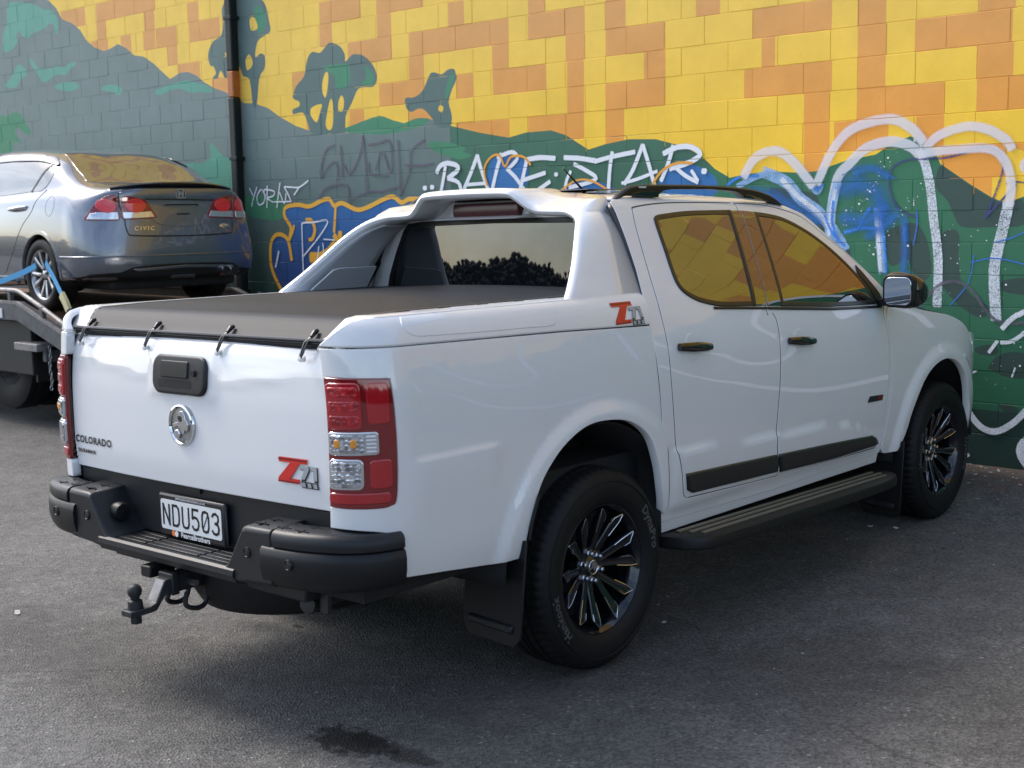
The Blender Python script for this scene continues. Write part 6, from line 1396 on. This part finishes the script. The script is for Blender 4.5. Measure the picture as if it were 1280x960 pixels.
def s_wheel():
    Wd = empty('wheel', SD)
    T_ = MB().lathe([(.218,.09),(.225,.100),(.26,.108),(.295,.104),(.312,.090),(.318,.06),(.319,0),(.318,-.06),(.312,-.09),(.26,-.108),(.22,-.09)], 64, 'y').build('tyre', 'rubber', Wd, angle=50)
    MB().lathe([(.20,-.08),(.195,.02),(.200,.07),(.214,.092),(.224,.094),(.222,.08)], 64, 'y').build('rim', 'alloy', Wd, angle=50)
    MB().lathe([(0,.078),(.03,.078),(.05,.066),(.06,.04),(0,.0)], 32, 'y').build('hub', 'alloy', Wd)
    for k in range(5):
        for sg in (-1, 1):
            a = math.radians(72 * k + sg * 12); ring = []
            for r, hw, y, off in ((.035,.016,.066,0),(.09,.015,.072,.0),(.15,.018,.080,sg * .006),(.208,.022,.086,sg * .012)):
                ct, st = math.cos(a), math.sin(a); ring.append([(r * ct - st * (t + off), yy, r * st + ct * (t + off)) for t, yy in ((-hw, y - .035), (-hw, y - .004), (-hw * .6, y), (hw * .6, y), (hw, y - .004), (hw, y - .035))])
            MB().loft(ring).build('spoke', 'alloy', Wd, angle=30)
    for k in range(5): a = math.radians(72 * k + 36); MB().lathe([(0,.082),(.008,.082),(.010,.06)], 6, 'y', (.045 * math.cos(a), 0, .045 * math.sin(a))).build('wheel_nut', 'dark_steel', Wd, False)
    MB().lathe([(0,-.01),(.198,-.01)], 32, 'y').build('barrel_back', 'liner', Wd)
    MB().lathe([(.05,.015),(.13,.015),(.13,.005),(.05,.005)], 32, 'y').build('brake_disc', 'steel', Wd)
    return Wd
SW = s_wheel(); SW.location = (0, .768, .318); SW.rotation_euler = (0, .25, 0)
for x, s in ((0, -1), (2.70, 1), (2.70, -1)):
    r = SW.copy(); COL.objects.link(r); r.parent = SD; r.location = (x, s * .768, .318); r.rotation_euler = (0, .5 * x + .3, 0 if s > 0 else math.pi)
    for ch in SW.children: c = ch.copy(); COL.objects.link(c); c.parent = r

# ================================================================== FLATBED TOW TRUCK
TT = empty('tow_truck', None, (0, -1.42, -.10)); tag(TT, 'dark flatbed tow truck with a rusty sloping deck tail and side rails', 'truck')
def tt(x, y, z): return (x, y + 1.42, z + .10)
YS, YN = -2.55, -.30
kz = lambda x: .845 if x < -.06 else .845 - (x + .06) * .30      # deck surface
xs_ = [-7, -4, -2, -.8, -.06, .3, .82]
pl_n = 9
for k in range(pl_n):
    y0 = YS + .06 + (YN - YS - .12) * k / pl_n; y1 = YS + .06 + (YN - YS - .12) * (k + 1) / pl_n - .006
    MB().loft([[tt(x, y0, kz(x) - .02), tt(x, y1, kz(x) - .02), tt(x, y1, kz(x)), tt(x, y0, kz(x))] for x in xs_]).build('deck_plank', 'deck_rust', TT, False)
for y, nm in ((YS, 0), (YN, 1)):
    MB().loft([[tt(x, y - .03, kz(x) - .06), tt(x, y + .05, kz(x) - .06), tt(x, y + .05, kz(x) + .105), tt(x, y - .03, kz(x) + .105)] for x in xs_]).build('side_beam', 'truck_frame', TT, False, bevel=.006)
    MB().loft([[tt(x, y - .033, kz(x) + .085), tt(x, y + .0, kz(x) + .085), tt(x, y + .0, kz(x) + .110), tt(x, y - .033, kz(x) + .110)] for x in xs_]).build('beam_edge', 'truck_worn', TT, False)
    MB().tube([tt(-7, y, kz(-7) + .20), tt(-2, y, kz(-2) + .20), tt(-.5, y, kz(-.5) + .20)] + ([tt(-.09, y, kz(-.06) + .20), tt(-.03, y, kz(-.03) + .198), tt(.3, y, kz(.3) + .19), tt(.80, y, kz(.8) + .16)] if nm == 0 else []), .020, 10).build('top_rail', 'truck_worn', TT)
    for x in (-4.0, -3.2, -2.4, -1.6, -.9, -.20, .35): MB().box(tt(x - .025, y - .018, kz(x) + .10), tt(x + .025, y + .018, kz(x) + .20)).build('rail_post', 'truck_frame', TT, False, bevel=.004)
MB().loft([[tt(.82, YS, kz(.82) - .07), tt(.82, YS, kz(.82) + .02), tt(.88, YS, kz(.88) + .0), tt(.88, YS, kz(.88) - .07)], [tt(.82, YN, kz(.82) - .07), tt(.82, YN, kz(.82) + .02), tt(.88, YN, kz(.88) + .0), tt(.88, YN, kz(.88) - .07)]]).build('tail_beam', 'truck_frame', TT, False)
MB().box(tt(-7, -1.95, .48), tt(.25, -.90, .76)).build('chassis', 'black_steel', TT, False, bevel=.02)
MB().box(tt(-3.0, -2.48, .30), tt(-.02, -2.40, .775)).build('side_guard', 'black_steel', TT, False, bevel=.01)
MB().box(tt(-3.0, -.50, .30), tt(-.02, -.42, .775)).build('side_guard', 'black_steel', TT, False, bevel=.01)
MB().box(tt(-.03, -2.45, .24), tt(0, -1.80, .76)).build('mud_flap', 'black_plastic', TT, False)
MB().box(tt(-.03, -1.0, .24), tt(0, -.45, .76)).build('mud_flap', 'black_plastic', TT, False)
MB().box(tt(-.10, -2.60, .535), tt(.30, -2.40, .60)).build('lamp_bracket', 'truck_worn', TT, False, bevel=.006)
MB().box(tt(.24, -2.52, .44), tt(.30, -.35, .58)).build('rear_bar', 'truck_frame', TT, False, bevel=.01)
MB().box(tt(-.62, YS - .040, .80), tt(-.30, YS - .030, .885)).build('marker_lamp', 'reflector_white', TT, False, bevel=.02)
for y in (-2.18, -1.90, -.93, -.65):
    for x in (-.86,):
        Wt = empty('wheel', TT, tt(x, y, .375))
        MB().lathe([(.24,-.10),(.30,-.118),(.40,-.122),(.455,-.105),(.468,-.07),(.462,-.035),(.468,-.03),(.47,0),(.468,.03),(.462,.035),(.468,.07),(.455,.105),(.40,.122),(.30,.118),(.24,.10)], 56, 'y').build('tyre', 'rubber', Wt, angle=50)
        MB().lathe([(.0,.02),(.10,-.02),(.16,.0),(.20,.03),(.235,-.08),(.25,-.105),(.25,.105),(.2,.1)], 40, 'y').build('rim', 'truck_worn', Wt, angle=40)
ch_ = MB()
for k in range(11):
    z = .56 - k * .034; a = 0 if k % 2 else math.pi / 2; c = tt(.33 + .01 * math.sin(k), -2.50, z)
    ch_.tube([(c[0] + .011 * math.cos(t) * math.cos(a), c[1] + .011 * math.cos(t) * math.sin(a), c[2] + .022 * math.sin(t)) for t in np.linspace(0, 2 * math.pi, 11)], .0042, 5, False)
ch_.build('hanging_chain', 'steel', TT)
# fence-like far rail uprights are the far side posts above; straps hold the wheel down
def ribbon(name, pts, wd, m, parent=None, th=.004):
    P = [Vector(p) for p in cr(pts, 6)]; v = []
    for i, p in enumerate(P):
        d = (P[min(i + 1, len(P) - 1)] - P[max(i - 1, 0)]).normalized(); s = d.cross(Vector((0, 1, 0))).normalized() * wd / 2; t = Vector((0, th / 2, 0)); v.append([tuple(p - s - t), tuple(p + s - t), tuple(p + s + t), tuple(p - s + t)])
    return MB().loft(v).build(name, m, parent, False)
def vpx(px, py, Y):
    d = CF * FPX + CR * (px - 640) - CU * (py - 480); t = (Y - CLOC.y) / d.y; return CLOC + d * t
def tup(v): return tuple(v)
s1 = ribbon('tie_down_strap', [tup(vpx(45, 332, -2.37)), tup(vpx(28, 341, -2.39)), tup(vpx(0, 352, -2.42)), tup(vpx(-60, 372, -2.47))], .050, 'strap_blue')
tag(s1, 'blue webbing strap running forward from the sedan wheel', 'strap', 'blue straps holding the sedan')
e2 = empty('tie_down_strap', None, tup(vpx(75, 360, -2.38))); o2 = Vector(e2.location)
tag(e2, 'blue webbing strap with a cream ratchet sleeve running down from the sedan wheel', 'strap', 'blue straps holding the sedan')
rel = lambda px, py, Y: tup(vpx(px, py, Y) - o2)
ribbon('webbing', [rel(57, 328, -2.36), rel(66, 345, -2.37), rel(77, 368, -2.40)], .052, 'strap_blue', e2)
ribbon('sleeve', [rel(77, 368, -2.405), rel(82, 378, -2.415), rel(86, 388, -2.42)], .062, 'strap_cream', e2, .03)
ribbon('webbing', [rel(86, 388, -2.42), rel(92, 398, -2.44), rel(104, 418, -2.48)], .040, 'strap_blue', e2)
